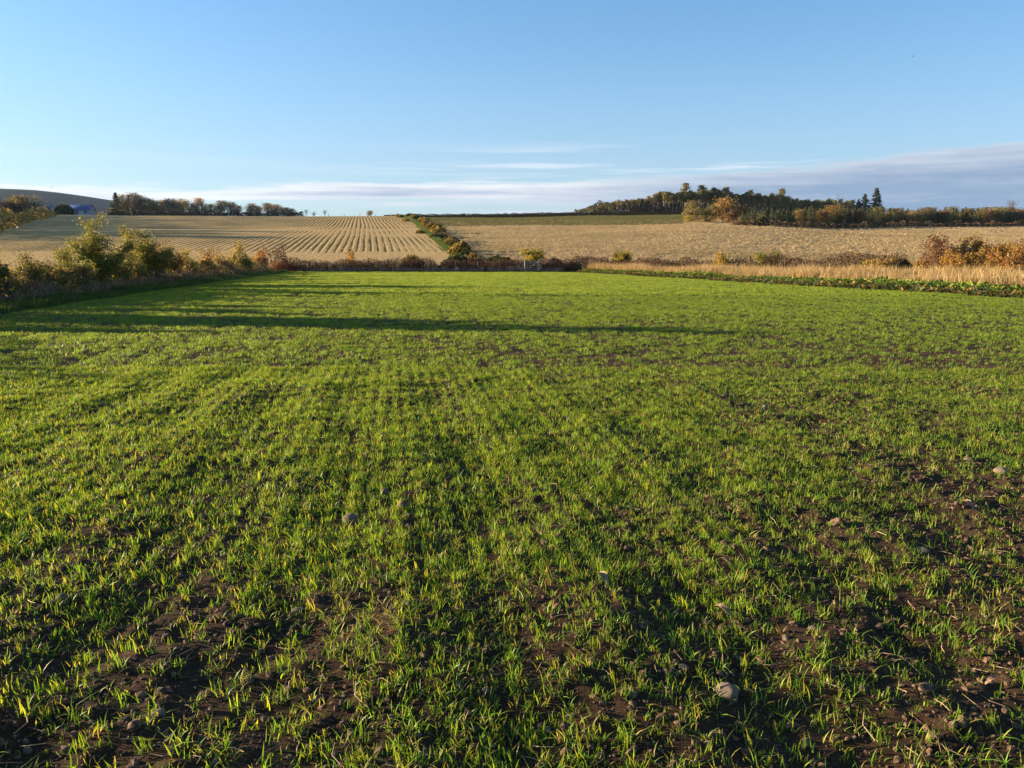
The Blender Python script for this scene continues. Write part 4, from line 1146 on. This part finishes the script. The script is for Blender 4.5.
thicket('skyline_hedge', (at(110, 399)[0], 399), (at(305, 399)[0], 399), 3.0, 2.2, 5000, .45, [(.035, .028, .018), (.05, .04, .022), (.03, .03, .016)], None, 'dark low hedge under the trees on the left skyline', 58, nst=400)
thicket('crest_shade_hedge', (at(385, 402)[0], 402), (at(640, 402)[0], 402), 2.2, .8, 4500, .32, [(.03, .026, .016), (.045, .036, .02), (.03, .032, .015)], None, 'thin dark hedge added in place of the shade band along the middle skyline', 59, nst=400)  # added near-black growth stands in for shade along the crest

# left skyline trees
LS = [(120, 192.5, 12, 'spr', 'dark pointed spruce at the left end of the skyline trees'), (128, 195, 12, 'dkb', 'dark brown tree right of the pointed spruce'), (133, 194.5, 11, 'spr', 'second dark spruce on the left skyline'), (139, 194, 13, 'dkb', 'tall dark brown tree on the left skyline'), (146, 195.5, 12, 'dkb', 'dark tree beside an orange one on the left skyline'), (118, 209, 9, 'ylw', 'small yellow bush at the foot of the pointed spruce'),
      (152, 199, 12, 'org', 'orange-brown tree on the left skyline'), (160, 200, 13, 'olive', 'olive tree right of the orange-brown skyline tree'), (167, 201, 12, 'org', 'amber tree in the middle of the left skyline trees'), (173, 198.5, 12, 'dkb', 'dark tree beside the amber skyline tree'), (180, 200, 12, 'olive', 'brownish tree left of the yellow skyline tree'), (188, 199.5, 14, 'ylw', 'yellow tree on the left skyline'), (195, 202, 10, 'olive', 'olive tree right of the yellow skyline tree'),
      (204, 199, 13, 'red', 'reddish brown tree right of the yellow skyline tree'), (213, 203, 12, 'olive', 'thin brownish tree right of the reddish skyline tree'), (224, 202, 14, 'dkb', 'dark round tree on the skyline left of the gap'), (233, 202.5, 13, 'dkb', 'second dark round tree on the skyline left of the gap'), (240, 205, 9, 'dkb', 'small dark tree at the skyline gap'), (253, 204.5, 13, 'org', 'orange tree right of the skyline gap'), (261, 206, 9, 'ylw', 'small golden tree right of the skyline gap'),
      (270, 204.5, 13, 'dkb', 'dark tree in the last skyline clump'), (278, 205, 13, 'red', 'brownish tree in the last skyline clump'), (286, 207, 12, 'dkb', 'lower dark tree in the last skyline clump'), (293, 209.5, 9, 'dkb', 'smallest dark tree ending the last skyline clump'), (371, 210.5, 6, 'org', 'lone tiny orange tree on the middle skyline')]
for k, (a, tr, w, pal, lab) in enumerate(LS):
    Y_ = 405 + (k % 3) * 4
    if pal == 'spr': far_tree(a, Y_, tr, w, spr[k % 3], lab, 'spruce_tree', None, 'needle', wide=1.5)
    else: far_tree(a, Y_, tr - 1.6 + 1.8 * ((k * 7) % 5) / 4, w * .98, au[pal][k % 2], lab, 'skyline_tree', w0=7.5)
for k, (a, tr, lab) in enumerate([(299, 211, 'first tiny bare tree right of the last skyline clump'), (308, 209.5, 'second tiny bare tree right of the last skyline clump'), (316, 210.5, 'third tiny bare tree right of the last skyline clump'), (327, 210, 'rightmost tiny bare tree beside the last skyline clump')]): far_tree(a, 408, tr, 7, sparse[k % 2], lab, 'bare_tree', w0=6)

# farm corner at the far left
far_tree(29, 395, 194.5, 30, au['olive'][0], 'big tan round tree behind the yellow hedge at far left', 'autumn_tree', w0=7.5)
far_tree(20, 398, 199, 18, au['olive'][1], 'smaller tan tree left of the big tan tree', 'autumn_tree', w0=7.5)
far_tree(5, 396, 197, 0, spr[1], 'dark conifer at the far left edge', 'spruce_tree', None, 'needle')
far_tree(-14, 392, 196, 26, au['org'][1], 'orange tree beyond the far left edge', 'autumn_tree', w0=7.5)
gorse(67, 397, 17, 10, 2, 'dark round bush between the blue-roofed sheds')
thicket('yellow_hedge', hit(-35, 240), hit(50, 216), 3.4, 3.6, 7500, .42, [(.20, .14, .03), (.15, .11, .03), (.10, .085, .03), (.26, .17, .035)], None, 'yellowing hedge sloping up to the sheds at far left', 60, nst=300, clumpy=6)
# a shelter belt left of the picture shades the upper left of the stubble
for k in range(16):
    Yb = 175 + k * 14; x = -.70 * Yb - 14 - (k % 3) * 4; plant_tree(au[['olive', 'dkb', 'org'][k % 3]][k % 2], (x, Yb, float(H(x, Yb)) - .1), k, rt.uniform(1.15, 1.5), 'tree of the shelter belt beyond the left picture edge', 'shelter_tree', 'tree', 'shelter belt beyond the left edge')


def building(px, Y, w, dep, eave, ridge, wallm, roofm, label, rz=0, wins=2, name='shed'):
    x, y, z = at(px, Y); t = root(name, (x, y, z - .2), rz, 1, label, 'building')
    W2, D2 = w / 2, dep / 2
    v = [(-W2, -D2, 0), (W2, -D2, 0), (W2, D2, 0), (-W2, D2, 0), (-W2, -D2, eave), (W2, -D2, eave), (W2, D2, eave), (-W2, D2, eave), (-W2, 0, ridge), (W2, 0, ridge)]
    obj('wall', make_mesh('wall', v, [[0, 1, 5, 4], [1, 2, 6, 5], [2, 3, 7, 6], [3, 0, 4, 7]], [[5, 6, 9], [7, 4, 8]]), M[wallm], t)
    ov = .4; th = .18; sl = (ridge - eave) / D2; ee = eave - ov * sl + .06; rr = ridge + .06
    vr = []
    for dz in (0, th): vr += [(-W2 - ov, -D2 - ov, ee + dz), (W2 + ov, -D2 - ov, ee + dz), (-W2 - ov, 0, rr + dz), (W2 + ov, 0, rr + dz), (-W2 - ov, D2 + ov, ee + dz), (W2 + ov, D2 + ov, ee + dz)]
    obj('roof', make_mesh('roof', vr, [[6, 7, 9, 8], [8, 9, 11, 10], [0, 2, 3, 1], [2, 4, 5, 3], [0, 1, 7, 6], [4, 10, 11, 5], [0, 6, 8, 2], [2, 8, 10, 4], [1, 3, 9, 7], [3, 5, 11, 9]]), M[roofm], t)
    for k in range(wins):
        cx = -W2 + w * (k + .5) / wins; ww, hh, zb = .6, .5, eave * .55
        bx = [(cx + sx * ww, -D2 - .03 + sy * .04, zb + sz * hh) for sz in (-1, 1) for sy in (-1, 1) for sx in (-1, 1)]
        obj('window', make_mesh('window', bx, [[0, 1, 5, 4], [2, 6, 7, 3], [0, 4, 6, 2], [1, 3, 7, 5], [4, 5, 7, 6], [0, 2, 3, 1]]), M['glass'], t)
    return t


building(84, 404, 11.5, 8, 2.6, 5.0, 'cream', 'blueroof', 'long blue-roofed shed with a pale wall at far left', .15, 3)
building(50, 408, 7, 6, 2.4, 4.6, 'cream', 'blueroof', 'smaller blue-roofed shed right of the big tan tree', -.1, 2)
building(0, 390, 8, 6, 2.8, 5.2, 'cream', 'orange', 'cottage with an orange roof cut by the left edge', .2, 2, 'cottage')
building(14, 398, 7, 6, 2.6, 4.6, 'cream', 'grey', 'pale cottage with a grey roof beside the orange-roofed one', 0, 2, 'cottage')


def bird(px, py, Y, span, label, rz):
    d = ray(px, py); k = Y / d[1]
    t = root('bird', (d[0] * k, Y, EYE + d[2] * k), rz, 1, label, 'bird')
    L_ = span * .42; v, q = prisms([[0, -L_ * .5, 0, 0, -L_ * .2, .01, .01, L_ * .11], [0, -L_ * .2, .01, 0, L_ * .2, .01, L_ * .11, L_ * .10], [0, L_ * .2, .01, 0, L_ * .38, .02, L_ * .10, L_ * .06], [0, L_ * .38, .02, 0, L_ * .52, .01, L_ * .06, .004]], 6)
    obj('body', make_mesh('body', v, q, smooth=True), M['feather'], t)
    for s_ in (-1, 1):
        w = [(s_ * .02, L_ * .2, .02), (s_ * span * .26, L_ * .26, span * .13), (s_ * span * .5, L_ * .02, span * .10), (s_ * span * .25, -L_ * .12, span * .11), (s_ * .02, -L_ * .18, .015)]
        w2 = [(a, b, c - .012) for a, b, c in w]
        obj('wing', make_mesh('wing', w + w2, [[k, (k + 1) % 5, (k + 1) % 5 + 5, k + 5] for k in range(5)], [[0, 1, 4], [1, 3, 4], [1, 2, 3], [5, 9, 6], [6, 9, 8], [6, 8, 7]]), M['feather'], t)


bird(278, 133, 110, .55, 'tiny dark bird high in the left sky', .6)
bird(913, 56.5, 110, .6, 'tiny dark bird high in the right sky', 1.2)
bird(51.5, 187.5, 120, .9, 'small dark bird just above the moor at far left', .2)
# ------------------------------------------------------------------ the air
hz = bpy.data.materials.new('air'); hz.use_nodes = True; g = G(hz.node_tree); g.n.clear()
pv = g.node('ShaderNodeVolumePrincipled'); pv.inputs['Color'].default_value = (.62, .78, 1.0, 1); pv.inputs['Density'].default_value = .000035; pv.inputs['Anisotropy'].default_value = .2
g.link(pv.outputs[0], g.node('ShaderNodeOutputMaterial').inputs['Volume'])
bx0, bx1, by0, by1, bz0, bz1 = -3600, 3600, -3600, 3600, -12, 220
bv = [(x, y, z) for z in (bz0, bz1) for y in (by0, by1) for x in (bx0, bx1)]
obj('haze', make_mesh('haze', bv, [[0, 2, 3, 1], [4, 5, 7, 6], [0, 1, 5, 4], [2, 6, 7, 3], [0, 4, 6, 2], [1, 3, 7, 5]]), hz, kind='stuff')
z_all = [float(H(GX, GY).min()) - .45, float(H(GX, GY).max()), float(MZ.max())]
print('scene built', z_all, gx.min(), gx.max(), gy.min(), gy.max())
